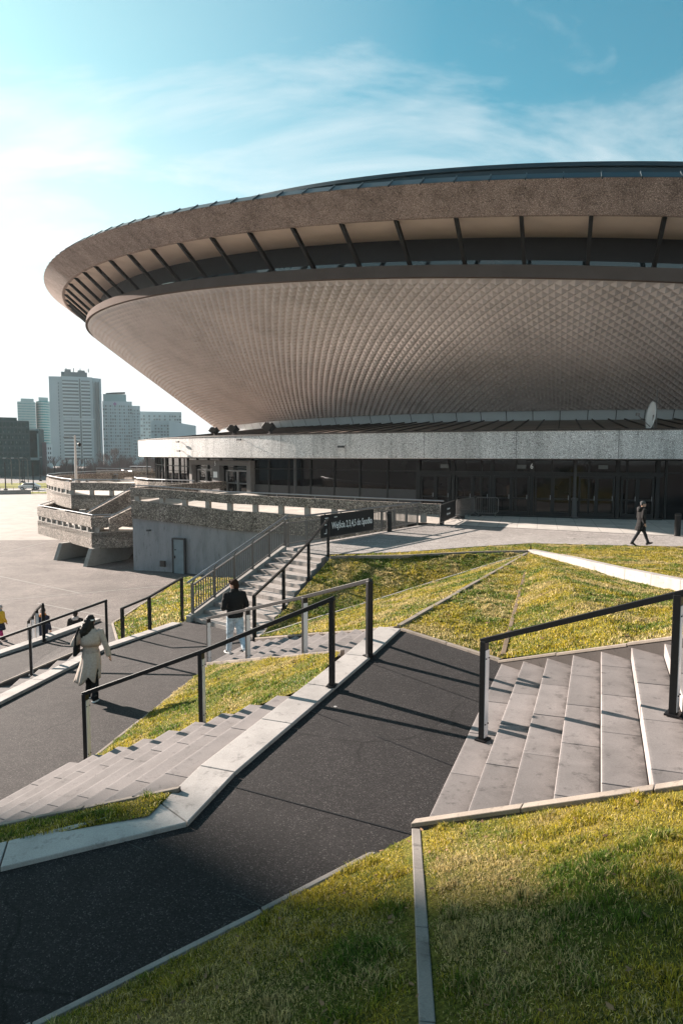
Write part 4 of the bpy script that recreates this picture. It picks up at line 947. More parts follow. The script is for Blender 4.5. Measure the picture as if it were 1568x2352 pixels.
# ------------------------------------------------------------------ black handrails on the steps
def handrail(label, posts, h, ends=(True, True), rail_ext=None, up_dir=None, group='black handrails beside the steps', plates=None, name='handrail'):
    """posts: base points along the rail, from the high end to the low end"""
    P = [Nr(p) for p in posts]; root = empty(name, P[0]); tag(root, label, 'handrail', group); o = P[0].copy(); hs = h if isinstance(h, (list, tuple)) else [h]*len(P)
    d = (P[-1]-P[0]).to_2d().normalized(); dv = Vector((d.x, d.y, 0)); rz = math.atan2(d.y, d.x)
    for i, p in enumerate(P):
        b = p-o; m = MB(); hh = hs[i]
        m.box((b.x, b.y, b.z+hh/2-.02), (.062, .09, hh+.03), rz=rz); q = m.build('post', M_BLACK, root, bevel=.004)
        m = MB(); m.box((b.x, b.y, b.z+.004), (.12, .15, .014), rz=rz); m.build('base_plate', M_BLACK, q)
        if plates is None or plates[i]:
            pb = b-dv*.034; m = MB(); m.box((pb.x, pb.y, b.z+hh*.47), (.006, .078, hh*.88), rz=rz); pl = m.build('post_plate', M_PLATE, q)
            m = MB()
            for z in (.12, .78):
                for s in (-.03, .03): c = pb-dv*.006+Vector((-dv.y, dv.x, 0))*s; m.box((c.x, c.y, b.z+hh*z+.05), (.012, .012, .012), rz=rz)
            m.build('bolt', M_BLACK, pl)
    m = MB(); tops = [P[i]-o+Vector((0, 0, hs[i])) for i in range(len(P))]
    if rail_ext: tops = tops+[Vector(rail_ext)-o]
    for i in range(len(tops)-1):
        a = tops[i]; b = tops[i+1]; e = (b-a).normalized(); m.beam(a-e*(.035 if i == 0 else 0), b+e*(.035 if i == len(tops)-2 and not rail_ext else 0.0), .062, .055)
    m.build('top_rail', M_BLACK, root, bevel=.004)
    return root
def pt(px, py, z): return Ni(at(px, py, z))
pA = pt(1545, 1640, 1.34); pB = pt(1108, 1698, .61)
dn = (pA-pB)
handrail('black handrail nearest the camera over the broad right hand steps', [tuple(pA+dn), tuple(pA), tuple(pB)], 1.06, plates=(1, 1, 0+1))
handrail('black handrail between the near left steps and the grass triangle', [(-.12, 8.63, .68), (-1.86, 9.14, -.04), (-3.58, 9.64, -.78)], [1.11, 1.02, 1.04], plates=(0, 1, 1))
handrail('pale faced handrail passing in front of the man in jeans', [(.40, 9.87, .69), (-.62, 11.57, .10), (-1.86, 13.62, -.58), (-3.0, 15.5, -1.18)], [1.1, 1.1, 1.1, 1.08], plates=(0, 1, 1, 1))
handrail('far left handrail rising to a post beside the woman in the coat', [(-5.72, 16.7, -1.2), (-7.3, 16.1, -1.6), (-9.3, 15.3, -2.2)], [1.24, 1.13, 1.1], plates=(0, 1, 1))
rB = [pt(419, 1424, -1.40), (-5.35, 19.1, -1.41), (-5.93, 18.55, -1.43)]
handrail('handrail along the left grass bank below the balustrade', rB, [1.28, 1.03, .86], plates=(0, 1, 1))
handrail('end of a handrail seen nearly end on beyond the lower path', [(-9.05, 20.8, -2.07), (-9.5, 21.4, -2.38), (-9.9, 22.0, -2.72), (-10.3, 22.6, -3.0)], 1.12, plates=(0, 1, 1, 1))
# sloping handrail in the middle of the plaza stairs
hp = [(-.47, 24.2, .0), (-1.05, 21.9, -.43), (-1.68, 19.9, -.92), (-2.28, 17.95, -1.28)]
handrail('sloping handrail down the right side of the plaza stairs', hp, [1.3, 1.2, 1.2, 1.18], plates=(1, 1, 1, 0))

# ------------------------------------------------------------------ barred balustrade and plaza fence
def barred(label, runs, name, h=1.0, bar=0.12, hand=0.16, post_step=1.15):
    runs = [Nr(p) for p in runs]; root = empty(name, runs[0]); tag(root, label, 'fence', 'barred steel fences beside the stairs'); o = Vector(runs[0])
    bars = MB(); rails = MB(); top = MB()
    for i in range(len(runs)-1):
        a = Vector(runs[i])-o; b = Vector(runs[i+1])-o; L = (b-a).to_2d().length; d = (b-a); rz = math.atan2(d.y, d.x)
        rails.beam(a+Vector((0, 0, .12)), b+Vector((0, 0, .12)), .05, .05, plumb=True); rails.beam(a+Vector((0, 0, h-.1)), b+Vector((0, 0, h-.1)), .05, .05, plumb=True)
        k = int(L/bar)
        for j in range(k):
            p = lerp(a, b, (j+.5)/k); bars.box((p.x, p.y, p.z+(h+.02)/2), (.018, .035, h-.24), rz=rz)
        kp = max(1, round(L/post_step))
        for j in range(kp+1):
            if j == 0 and i > 0: continue
            p = lerp(a, b, j/kp); m = MB(); m.box((p.x, p.y, p.z+h/2-.08), (.05, .08, h+.08), rz=rz)
            nn = Vector((-d.y, d.x, 0)).normalized(); m.beam((p.x, p.y, p.z+h-.05), (p.x-nn.x*.1, p.y-nn.y*.1, p.z+h+.1), .05, .02); m.build('post', M_STEEL, root)
    bars.build('bars', M_STEEL, root); rails.build('rails', M_STEEL, root)
    pts = []
    for p in runs:
        pts.append(Vector(p)-o+Vector((0.06, -.08, h+.12)))
    d0 = (pts[0]-pts[1]).normalized(); top.tube([pts[0]+d0*.3]+pts[1:-1]+[pts[-1]+(pts[-1]-pts[-2]).normalized()*.15], .035, 8); top.build('handrail', M_RAILT, root)
    return root
barred('barred steel balustrade sloping up the left side of the stairs', [(-4.45, 20.45, -1.22), (-2.12, 25.5, .16)], 'balustrade', 1.0, .125)
barred('barred steel fence carrying the black banner along the plaza edge', [(-2.1, 25.55, .05), (-2.05, 26.35, .02), (3.82, 34.4, .02)], 'plaza_fence', 1.02, .115)
st = MB(); st.beam(Nr((-4.55, 20.3, -1.42)), Nr((-2.15, 25.5, -.04)), .16, .42, plumb=True); tag(st.build('stair_string', M_CONC), kind='structure')
# banner tied to the fence
fa = Nr((-2.05, 26.35, 0)); fb = Nr((3.82, 34.4, 0)); fd = (fb-fa).normalized(); fn = Vector((fd.y, -fd.x, 0))
def on_fence(px):
    k = (px-784)/FPX; t = (k*fa.y-fa.x)/(fd.x-k*fd.y); return fa+fd*t
b0 = on_fence(733)+fn*.07; b1 = on_fence(855)+fn*.07; bc = (b0+b1)/2; bl = (b1-b0).length
ban = empty('banner', bc, math.atan2(fd.y, fd.x)); tag(ban, 'black banner with white lettering tied to the barred plaza fence', 'banner')
M_BANN = plain('black_banner', (0.012, 0.012, 0.013), 0.6, 0, 0.3)
m = MB(); m.box((0, 0, .63), (bl, .012, .94)); m.build('sheet', M_BANN, ban)
t = text_mesh('Wejścia 2,3,4,5 do Spodka', .40, 'lettering', M_WHITE, ban, sx=.70, ext=.002); t.location = (.30, -.012, .60); t.rotation_euler = (math.pi/2, 0, 0)
m = MB(); X = -bl/2+.38
for (p, q) in (((X-.1, .95), (X+.12, .95)), ((X+.12, .95), (X-.12, .68)), ((X-.12, .68), (X-.12, .86)), ((X-.12, .68), (X+.06, .68)), ((X-.14, .32), (X, .32)), ((X, .32), (X, .5)), ((X, .5), (X+.14, .5)), ((X+.14, .5), (X+.14, .62)), ((X+.55, .96), (X+.72, .96))):
    m.beam((p[0], -.010, p[1]), (q[0], -.010, q[1]), .006, .035, up=(0, 1, 0)) if False else m.box(((p[0]+q[0])/2, -.010, (p[1]+q[1])/2), (math.hypot(q[0]-p[0], q[1]-p[1])+.02, .006, .032), M=Matrix.Rotation(-math.atan2(q[1]-p[1], q[0]-p[0]), 3, 'Y'))
m.build('stair_symbol', M_WHITE, ban)
# crowd barriers by the doors
def barrier(x0, x1, name='crowd_barrier'):
    L = (Vector(x1)-Vector(x0)).length; d = Vector(x1)-Vector(x0)
    r = empty(name, x0, math.atan2(d.y, d.x)); H = 1.1
    m = MB(); m.tube([(0.1, 0, .2), (0, 0, .3), (0, 0, H-.08), (.08, 0, H), (L-.08, 0, H), (L, 0, H-.08), (L, 0, .3), (L-.1, 0, .2), (.1, 0, .2)], .021, 8); m.build('frame', M_STEEL, r)
    m = MB(); k = int(L/.115)
    for j in range(1, k): m.tube([(L*j/k, 0, .2), (L*j/k, 0, H)], .009, 5)
    m.build('bars', M_STEEL, r)
    for x in (.16, L-.16):
        m = MB(); m.tube([(x, 0, .24), (x, -.32, .02), (x, -.36, .02)], .018, 6); m.tube([(x, 0, .24), (x, .32, .02), (x, .36, .02)], .018, 6); m.build('foot', M_STEEL, r)
    return r
g0 = at(1043, 1195, 0.0); g1 = at(1088, 1186, 0.0); g2 = at(1140, 1186, 0.0)
bA = barrier(g0+Vector((.1, 0, 0)), g1); tag(bA, 'grey crowd barrier next to the small black notice', 'barrier', 'crowd barriers by the doors')
bB = barrier(g1+Vector((.08, -.05, 0)), g2+Vector((0, -.3, 0))); tag(bB, 'grey crowd barrier at the right end standing across the doors', 'barrier', 'crowd barriers by the doors')
bC = barrier(at(1012, 1212, 0.0)+Vector((0, .3, 0)), g0); tag(bC, 'crowd barrier hidden behind the small black notice', 'barrier', 'crowd barriers by the doors')
dC = (g0-(at(1012, 1212, 0.0)+Vector((0, .3, 0)))); no = empty('notice_board', at(1012, 1212, 0.0)+Vector((0, .3, 0)), math.atan2(dC.y, dC.x)); tag(no, 'small black notice with white text hung on a crowd barrier', 'notice')
LN = dC.length
m = MB(); m.box((LN/2, -.035, .66), (LN-.1, .012, .84)); m.build('sheet', M_BANN, no)
for i, s in enumerate(('Prace remontowe', 'Wejście za utrudnienia')):
    t = text_mesh(s, .15, 'lettering', M_WHITE, no, sx=.62, ext=.002); t.location = (LN/2, -.044, .78-.26*i); t.rotation_euler = (math.pi/2, 0, 0)
def weight(p, lab):
    m = MB(); m.box((0, 0, .09), (.62, .34, .18)); o = m.build('barrier_weight', plain('rubber_block', (0.03, 0.028, 0.027), .9), None, bevel=.03); o.location = p; o.rotation_euler = (0, 0, -.2); tag(o, lab, 'weight', 'blocks holding the barriers down'); return o
weight(at(1052, 1190, 0)+Vector((0, -.25, 0)), 'dark block at the left barrier foot')
weight(at(1086, 1184, 0)+Vector((.1, -.3, 0)), 'block at the foot between the two open barriers')
# bollards
def bollard(p, lab, h=.95, r=.10, tilt=0):
    o = empty('bollard', p); m = MB(); m.tube([(0, 0, -.05), (0, 0, h-.03), (0, 0, h), ], [r, r, r*.8], 16); m.build('shaft', M_BLACK, o, smooth=False)
    m = MB(); m.tube([(0, 0, h-.10), (0, 0, h-.07)], r*1.06, 16); m.build('collar', M_DKGREY, o)
    o.rotation_euler = (0, tilt, 0); return tag(o, lab, 'bollard', 'black bollards on the plaza')
bollard(at(894, 1221, 0), 'leaning black bollard in front of the barred fence', .95, .12, R(-2))
bollard(at(1014, 1205, 0), 'black bollard at the right end of the pebbled parapet', .62, .12)
bollard(at(1554, 1231, 0), 'black bollard right of the man walking on the plaza', 1.0, .13)
m = MB(); p = at(1567, 1233, 0)+Vector((.12, .1, 0)); m.tube([p, p+Vector((0, 0, 3.1))], .05, 8); wp = m.build('sign_post', M_WHITE); tag(wp, 'thin white post at the right edge of the plaza', 'post')
m = MB(); m.tube([p+Vector((0, 0, .55)), p+Vector((0, 0, .75))], .053, 8); m.build('red_band', plain('red_paint', (.5, .03, .04), .5), wp)
# ------------------------------------------------------------------ the town behind
def bld_mat(name, c, rough=.7): return plain(name, c, rough, 0, .3, .08, .05)
M_PANEL = bld_mat('pale_panel', (0.30, 0.37, 0.395)); M_PANEL2 = bld_mat('white_render', (0.41, 0.475, 0.495)); M_WIN = glassy('town_window', (0.05, 0.065, 0.075), .1)
M_TEAL = glassy('teal_curtain_glass', (0.04, 0.19, 0.20), .4, .25); M_TEALD = glassy('dark_green_glass', (0.022, 0.058, 0.063), .5, .12); M_FRAME = bld_mat('pale_frame', (.24, .34, .35)); M_GREYD = bld_mat('dark_grey_panel', (.12, .14, .15))
def facing(px0, px1, ytop, Y, dep, yaw=0.0):
    """a building frame: local x to the right along the front, y back"""
    a = pxd(px0, Y); rz = math.atan2(-(px0+px1-1568)/2/FPX, 1); k = (px1-784)/FPX
    w = (k*a.y-a.x)/(math.cos(rz)-k*math.sin(rz)); h = at((px0+px1)/2, ytop, Y=Y).z-Z_LOT
    return a, w, h, rz
def grid(m, x0, x1, z0, z1, nx, nz, fw, fh, y, skip=None, depth=.12):
    for i in range(nx):
        for j in range(nz):
            if skip and skip(i, j): continue
            cx = x0+(x1-x0)*(i+.5)/nx; cz = z0+(z1-z0)*(j+.5)/nz; ww = (x1-x0)/nx*fw; hh = (z1-z0)/nz*fh
            m.box((cx, y, cz), (ww, depth, hh))
# tall slab block with balcony strips
a, w, h, rz = facing(121, 240, 864, 400, 20)
B1 = empty('apartment_tower', (a.x, a.y, Z_LOT), rz); tag(B1, 'tallest pale slab apartment tower with stacked balcony strips', 'building', 'town buildings behind the parking lot')
fl = 24; s = w/119
m = MB(); m.prism([(0, 0, h), (30*s, -1.2, h), (30*s, -2.5, h), (98*s, -2.5, h), (98*s, 0, h), (w, 3.5, h), (w, 20, h), (0, 20, h)], h); m.build('walls', M_PANEL, B1)
m = MB(); m.box((w*.48, 8, h+1.6), (w*.5, 9, 3.4)); m.box((w*.36, 8, h+2.6), (w*.12, 8, 4.5)); m.box((w*.62, 8, h+2.4), (w*.14, 8, 4.2)); m.box((w*.26, 6, h+.8), (w*.05, 4, 2.4)); m.build('roof_plant', M_GREYD, B1)
m = MB()
for x in (.33, .47, .60, .76): m.box((w*x, 8, h+5), (.5, .5, 2.2))
m.build('roof_mast', M_GREYD, B1)
m = Boxes(); mb = Boxes()
for j in range(fl):
    z = 3+(h-5)*(j+.5)/fl; fh = (h-5)/fl
    if j == 12: mb.box((w*.56, -2.6, z), (68*s, .4, fh*.35)); continue
    for x0, x1 in ((30*s, 66*s), (72*s, 92*s)):
        m.box(((x0+x1)/2, -2.55, z+fh*.22), (x1-x0, .16, fh*.5)); mb.box(((x0+x1)/2, -2.95, z-fh*.26), (x1-x0, .9, fh*.46))
pieces(m, 'balcony_window', plain('balcony_glass', (.085, .105, .115), .4, 0, .4, .4, .25), B1); pieces(mb, 'balcony_front', M_PANEL2, B1)
m = MB(); m.box((69*s, -2.52, h*.5), (3.2*s, .3, h*.96))
for x in (99, 106, 113): m.box((x*s, 1.5+(x-99)*.12*0, h*.5), (.8*s, 3.4, h*.92))
for j in range(fl): m.box((21*s, -.95, 4+(h-6)*j/fl), (1.6*s, .5, 1.2)); m.box((48*s, -2.6, 4+(h-6)*j/fl), (.6*s, .4, 2))
m.build('stair_strip', M_GREYD, B1)
# teal glass towers
a, w, h, rz = facing(48, 122, 919, 440, 20)
B2 = empty('glass_tower', (a.x, a.y, Z_LOT), rz); tag(B2, 'teal glass office tower left of the tallest apartment tower', 'building', 'town buildings behind the parking lot')
m = MB(); m.box((w*.27, 10, h*.49), (w*.54, 20, h*.98)); ns = 14
rr = [(w*.78+w*.22*math.cos(math.pi+math.pi*i/ns), 10-10*math.sin(math.pi*i/ns)) for i in range(ns+1)]
m.prism([(x, y, h) for x, y in rr]+[(w, 22, h), (w*.56, 22, h)], h); m.build('walls', M_TEAL, B2)
m = MB(); nf = 24
for j in range(nf+1):
    z = h*.97*j/nf; m.box((w*.27, -.1, z), (w*.54, .3, .9))
    for i in range(ns): m.beam((rr[i][0], rr[i][1]-.1, z), (rr[i+1][0], rr[i+1][1]-.1, z), .3, .8)
for i in range(15): m.box((w*.54*i/14, -.12, h*.485), (.28, .3, h*.97))
m.build('spandrels', M_FRAME, B2)
m = MB(); m.box((w*.3, 6, h+.3), (w*.4, 8, 2.0)); m.box((w*.8, 8, h+1.2), (w*.3, 8, 2.6)); m.build('roof_plant', M_FRAME, B2)
# dark glass office at the left edge
a, w, h, rz = facing(-60, 72, 966, 210, 30)
B3 = empty('office_block', (a.x, a.y, Z_LOT), rz); tag(B3, 'dark green glass office block at the left edge of the town', 'building', 'town buildings behind the parking lot')
m = MB(); m.box((w*.5, 15, h*.5), (w, 30, h)); m.box((w*.62, 8, h+.5), (w*.35, 12, 1.6)); m.build('walls', M_TEALD, B3)
m = MB(); nf = 9
for j in range(nf+1): m.box((w*.5, -.1, h*j/nf), (w, .3, .5))
for i in range(16): m.box((w*i/15, -.12, h*.5), (.22, .3, h))
m.build('frames', bld_mat('office_frame', (.035, .07, .074)), B3)
m = Boxes(); grid(m, w*.02, w*.98, 2, h-1, 30, 9, .6, .4, -.08, skip=lambda i, j: (i*7+j*5) % 3 != 0); pieces(m, 'window_blind', bld_mat('blinds', (.08, .13, .13)), B3)
a, w, h, rz = facing(62, 106, 985, 225, 20)
B4 = empty('office_wing', (a.x, a.y, Z_LOT), rz); tag(B4, 'lower green glass office wing with a pale framed bay', 'building', 'town buildings behind the parking lot')
m = MB(); m.prism([(0, 0, h), (w*.68, -2, h), (w, 6, h), (w, 22, h), (0, 22, h)], h); m.build('walls', M_TEALD, B4)
m = MB(); m.box((w*.38, -2.0, h*.98), (w*.7, .8, .5)); m.box((w*.36, -2.2, h*.36), (w*.62, .8, .9)); m.box((w*.06, -1.8, h*.62), (.5, .8, h*.56)); m.box((w*.66, -2.3, h*.62), (.5, .8, h*.56)); m.build('bay_frame', M_FRAME, B4)
m = MB(); m.box((w*.9, 8, h*.36), (w*.42, 10, h*.72)); m.build('brick_annex', bld_mat('dull_red_panel', (.17, .125, .13)), B4)
# white mid tower
def punched(name, label, px0, px1, ytop, Y, nx, nz, seed, top=None, wall=None, big=False):
    a, w, h, rz = facing(px0, px1, ytop, Y, 18); b = empty(name, (a.x, a.y, Z_LOT), rz); tag(b, label, 'building', 'town buildings behind the parking lot')
    m = MB(); m.box((w/2, 9, h/2), (w, 18, h)); m.build('walls', wall or M_PANEL2, b); rs = random.Random(seed)
    m = Boxes(); c = Boxes()
    for i in range(nx):
        for j in range(nz):
            x = w*(i+.5)/nx; z = 3+(h-5)*(j+.5)/nz; ww = w/nx*(.52 if rs.random() < .6 else .72); hh = (h-5)/nz*.52
            (m if (i % 4 in (1, 3) or rs.random() < .25) else c).box((x, -.02, z), (ww, .2, hh))
    pieces(m, 'window', M_WIN, b, 60); pieces(c, 'curtained_window', bld_mat('curtained_window', (.27, .34, .36), .3), b, 40)
    if top: top(b, w, h)
    return b
def top1(b, w, h):
    m = MB(); m.box((w*.42, 8, h+2.2), (w*.78, 12, 4.4)); m.build('penthouse', M_FRAME, b)
    m = MB(); n = 10; m.loft([[Vector((w*(.12+.66*i/n), 2+y, h+4.6+.9*math.sin(1.2*i/n)+z)) for y, z in ((0, 0), (0, .5), (11, .5), (11, 0))] for i in range(n+1)]); m.build('wave_roof', M_GREYD, b)
    m = MB(); m.box((w*.42, -.3, h-1.6), (1.6, .3, 1.6), M=Matrix.Rotation(R(45), 3, 'Y')); m.build('diamond_emblem', bld_mat('purple_sign', (.28, .12, .28)), b)
punched('apartment_tower', 'white apartment tower with a diamond emblem near its top', 241, 308, 921, 420, 13, 17, 1, top1)
punched('apartment_tower', 'narrow bright balcony wing at the right side of the emblem tower', 308, 326, 932, 424, 5, 17, 2, None, M_PANEL2)
punched('apartment_block', 'pale apartment block behind the white low slab', 326, 420, 945, 470, 16, 14, 3, None, M_PANEL)
def top3(b, w, h): pass
punched('apartment_block', 'blank ended white slab with dark window bands, rightmost in town', 350, 392, 966, 400, 6, 12, 4, None, M_PANEL)
a, w, h, rz = facing(391, 453, 967, 401, 12); b = empty('white_slab', (a.x, a.y, Z_LOT), rz); tag(b, 'blank white end wall of the rightmost town block', 'building', 'town buildings behind the parking lot')
m = MB(); m.prism([(0, 0, h), (w, 6, h-2.4), (w, 18, h-2.4), (0, 18, h)], h); m.build('walls', M_PANEL2, b); m = MB(); m.box((w*.86, 4.9, h*.45), (1.2, .4, 1.2)); m.build('window', M_WIN, b)
a, w, h, rz = facing(100, 124, 1020, 330, 12); b = empty('low_block', (a.x, a.y, Z_LOT), rz); tag(b, 'small pale building low between the office wing and the tallest tower', 'building', 'town buildings behind the parking lot')
m = MB(); m.box((w/2, 6, h/2), (w, 12, h)); m.build('walls', M_PANEL2, b); m = Boxes(); grid(m, w*.1, w*.9, 2, h-1, 4, 4, .5, .5, 0); pieces(m, 'window', M_WIN, b)
# office tower out of the picture on the left; it shades the near end of the path
T_ = Vector((-.25, 4.72, 0))+SUN_H*95
OT = empty('office_tower', (T_.x, T_.y, Z_LOT), math.atan2(SUN_H.y, SUN_H.x)+math.pi/2); tag(OT, 'tall grey office tower outside the left of the picture', 'building')
m = MB(); m.box((15, 0, 32), (30, 24, 64)); m.build('walls', M_PANEL, OT)
for j in range(16): m = MB(); m.box((15, -12.05, 3+j*3.8), (29, .2, 1.9)); m.build('window_band', M_WIN, OT)
m = MB(); m.box((15, 0, 65.5), (16, 10, 3)); m.build('roof_plant', M_GREYD, OT)
# billboard
p = pxd(478, 235); bb_ = empty('billboard', (pxd(425, 245).x, 245, Z_LOT)); tag(bb_, 'white billboard with dark lettering above the bare bushes', 'billboard')
w = 70/FPX*245; z0 = at(430, 1046, Y=245).z-Z_LOT; z1 = at(430, 1022, Y=245).z-Z_LOT
m = MB(); m.box((w*.25, 0, (z0+z1)/2), (w, .3, z1-z0)); m.build('panel', plain('pale_board', (.52, .52, .52), .6), bb_)
m = MB(); m.box((-w*.1, .3, z0/2), (.4, .4, z0)); m.box((w*.6, .3, z0/2), (.4, .4, z0)); m.build('leg', M_DKGREY, bb_)
t = text_mesh('Bau', 3.0, 'lettering', M_BLACK, bb_, ext=.03); t.location = (w*.28, -.2, (z0+z1)/2); t.rotation_euler = (math.pi/2, 0, 0)
m = MB(); m.tube([Vector((-w*.14+1.9*math.cos(q*.5236), -.2, (z0+z1)/2+1.05*math.sin(q*.5236)+.25*math.sin(q*1.7))) for q in range(13)], .14, 5); m.build('emblem', M_BLACK, bb_)
# bare trees and scrub
M_BARK = plain('grey_brown_bark', (.085, .065, .06), .9, 0, .1)
M_TWIG = plain('reddish_twigs', (.12, .082, .075), .9, 0, .1)
def bare_tree(seed, H, spread, depth=5):
    rs = random.Random(seed); root = empty('bare_tree'); tr = MB(); tw = MB()
    def grow(p, d, L, r, lev):
        q = p+d*L; (tr if lev < 2 else tw).tube([p, (p+q)/2+Vector((rs.uniform(-.1, .1), rs.uniform(-.1, .1), 0))*L*.3, q], [r, r*.85, r*.65], 4 if lev < 3 else 3, caps=False)
        if lev >= depth: return
        for k in range(rs.choice((2, 3, 3)) if lev else 5):
            e = (d+Vector((rs.uniform(-1, 1), rs.uniform(-1, 1), rs.uniform(-.1, .7)))*spread).normalized()
            grow(p+d*L*rs.uniform(.6, 1.0), e, L*rs.uniform(.55, .8), r*.62, lev+1)
    grow(Vector((0, 0, 0)), Vector((0, 0, 1)), H*.30, H*.02, 0)
    tr.build('trunk', M_BARK, root); tw.build('crown', M_TWIG, root); return root
protos = [bare_tree(s, 9, .75, 6) for s in (1, 2, 3)]; used = [False]*3
tl = ['bare tree by the foot of the tallest tower', 'bare tree right of the tallest tower', 'broad bare tree in front of the white emblem tower', 'bare tree between the office wing and the tallest tower', 'bare tree left of the billboard', 'bare tree beneath the balcony wing', 'bare tree at the arena end of the scrub', 'low bare tree behind the lamp mast', 'bare tree before the low pale block', 'small bare tree at the left end of the scrub']
for i, (px, Y, s) in enumerate(((205, 250, .8), (262, 245, 1.3), (247, 270, 1.2), (128, 260, .9), (342, 262, 1.0), (300, 270, .95), (372, 255, 1.2), (182, 255, .8), (108, 240, .8), (152, 262, .8))):
    pr = protos[i % 3]; o = pr if not used[i % 3] else copy_tree(pr); used[i % 3] = True
    q = pxd(px, Y); o.location = (q.x, q.y, Z_LOT); o.scale = (s, s, s); o.rotation_euler = (0, 0, i*1.3); tag(o, tl[i], 'tree', 'bare trees behind the road')
m = MB(); rs = random.Random(5)
for i in range(5200):
    px = rs.uniform(100, 420); Y = rs.uniform(225, 262); q = pxd(px, Y); hh = rs.uniform(1.0, 3.2)*(1.0+.9*math.sin(px*.05)**2)*(1.35 if px > 230 else .8)
    a = Vector((q.x, q.y, Z_LOT)); b = a+Vector((rs.uniform(-1.2, 1.2), rs.uniform(-.8, .8), hh)); s = Vector((.11, .05, 0)); m.add([a-s, a+s, b], [(0, 1, 2)])
tag(m.build('scrub', M_TWIG), kind='stuff')
# lamps, poles and a mast
def lamp_proto():
    o = empty('street_lamp'); m = MB(); m.tube([(0, 0, 0), (0, 0, 2.5), (0, 0, 6.6)], [.14, .11, .07], 8); m.build('pole', M_STEEL, o)
    m = MB(); m.tube([(0, 0, 6.5), (-.25, 0, 6.95), (-.8, 0, 7.2), (-1.5, 0, 7.25)], .05, 6); m.build('arm', M_STEEL, o)
    m = MB(); m.box((-1.8, 0, 7.24), (.8, .3, .14)); m.build('lamp_head', M_PLATE, o, bevel=.04); return o
lp = lamp_proto(); ll = ['leftmost pale street lamp by the road', 'second pale street lamp from the left by the road', 'third pale street lamp from the left, before the green offices', 'pale street lamp in front of the dark office corner', 'street lamp right of the mast among the bare trees', 'low street lamp against the scrub near the arena', 'short street lamp behind the round terrace']
for i, (px, pb, ht) in enumerate(((28, 1113, 1004-10), (47, 1113, 840), (66, 1110, 1), (108, 1098, 1), (216, 1092, 1), (307, 1090, 1), (172, 1094, 1))):
    o = lp if i == 0 else copy_tree(lp); q = at(px, pb, Z_LOT); o.location = q; o.scale = (.86,)*3; tag(o, ll[i], 'lamp', 'street lamps along the road')
def pole_proto():
    o = empty('tram_pole'); m = MB(); m.tube([(0, 0, 0), (0, 0, 6.2)], [.14, .10], 8); m.build('shaft', M_BLACK, o); m = MB(); m.box((0, 0, .2), (.6, .6, .4)); m.build('base', M_BLACK, o); return o
pp = pole_proto()
pls = ((14, 1127), (52, 1108), (57, 1110), (78, 1127), (94, 1105), (126, 1098), (155, 1098), (168, 1098), (188, 1097), (196, 1097), (254, 1094), (276, 1093))
pn = ['first', 'second', 'third', 'fourth', 'fifth', 'sixth', 'seventh', 'eighth', 'ninth', 'tenth', 'eleventh', 'twelfth']
for i, (px, pb) in enumerate(pls):
    o = pp if i == 0 else copy_tree(pp); o.location = at(px, pb, Z_LOT); o.scale = (.9,)*3; tag(o, pn[i]+' dark tram pole from the left along the road', 'pole', 'tram poles along the road')
m = MB()
for a, b in ((126, 196), (126, 170), (52, 94)):
    p = at(a, 1098, Z_LOT)+Vector((0, 0, 5.3)); q = at(b, 1097, Z_LOT)+Vector((0, 0, 5.4)); m.tube([p, q], .045, 4)
tag(m.build('tram_wire', M_STEEL), 'tram wires strung between the dark poles', 'wire')
p = pxd(176, 66); ml = empty('lamp_mast', (p.x, p.y, .46)); tag(ml, 'pale lamp mast with two heads on the round terrace', 'lamp')
m = MB(); m.tube([(0, 0, 0), (0, 0, 2.4), (0, 0, 4.9)], [.13, .11, .07], 10); m.build('pole', plain('pale_mast_paint', (.55, .50, .47), .5), ml)
m = MB(); m.tube([(0, 0, 4.6), (-.35, 0, 4.75), (-.9, 0, 4.72)], .035, 6); m.box((-.85, 0, 4.72), (.5, .18, .09)); m.build('lamp_arm', M_STEEL, ml)
m = MB(); m.tube([(0, 0, 4.5), (.3, 0, 4.25)], .03, 6); m.ell((.42, 0, 4.0), (.16, .16, .2)); m.build('dome_camera', M_BLACK, ml)
# low wall and guard rail at the end of the yard
m = MB(); a = at(-40, 1136, Z_LOT); b = at(72, 1134, Z_LOT); m.beam(a+Vector((0, 0, .35)), b+Vector((0, 0, .35)), .4, .7, plumb=True); tag(m.build('low_wall', M_CONC), 'low grey wall at the far end of the yard', 'wall')
m = MB(); r1 = a+Vector((0, 2, 1.2)); r2 = b+Vector((4, 2, 1.2)); m.tube([r1, r2], .04, 5)
for t in range(12): q = lerp(r1, r2, t/11); m.tube([q, q-Vector((0, 0, 1.2))], .03, 5)
tag(m.build('guard_rail', M_DKGREY), 'thin dark guard rail behind the low grey wall', 'rail')
# white car on the road
q = at(64, 1126, Z_LOT); car = empty('parked_car', (q.x, q.y+1, Z_LOT), R(12)); tag(car, 'small white car on the road beside the yellow verge', 'car')
prof = [(-1.95, .35), (-2.0, .75), (-1.9, .95), (-1.35, 1.05), (-.85, 1.45), (.75, 1.48), (1.55, 1.0), (1.95, .85), (2.0, .35)]
M_CARP = plain('white_car_paint', (.72, .72, .72), .25, 0, .5, .03)
m = MB(); m.loft([[Vector((x, y, z)) for x, z in prof] for y in (-.8, .8)]); m.build('body', M_CARP, car, bevel=.08)
m = MB(); m.loft([[Vector((x, y, z)) for x, z in ((-1.2, 1.06), (-.8, 1.38), (.7, 1.40), (1.35, 1.04))] for y in (-.815, .815)]); m.build('side_window', M_WIN, car)
m = MB(); m.add([(-1.38, -.66, 1.07), (-1.38, .66, 1.07), (-.9, .6, 1.44), (-.9, -.6, 1.44)], [(0, 1, 2, 3)]); m.build('windscreen', M_WIN, car)
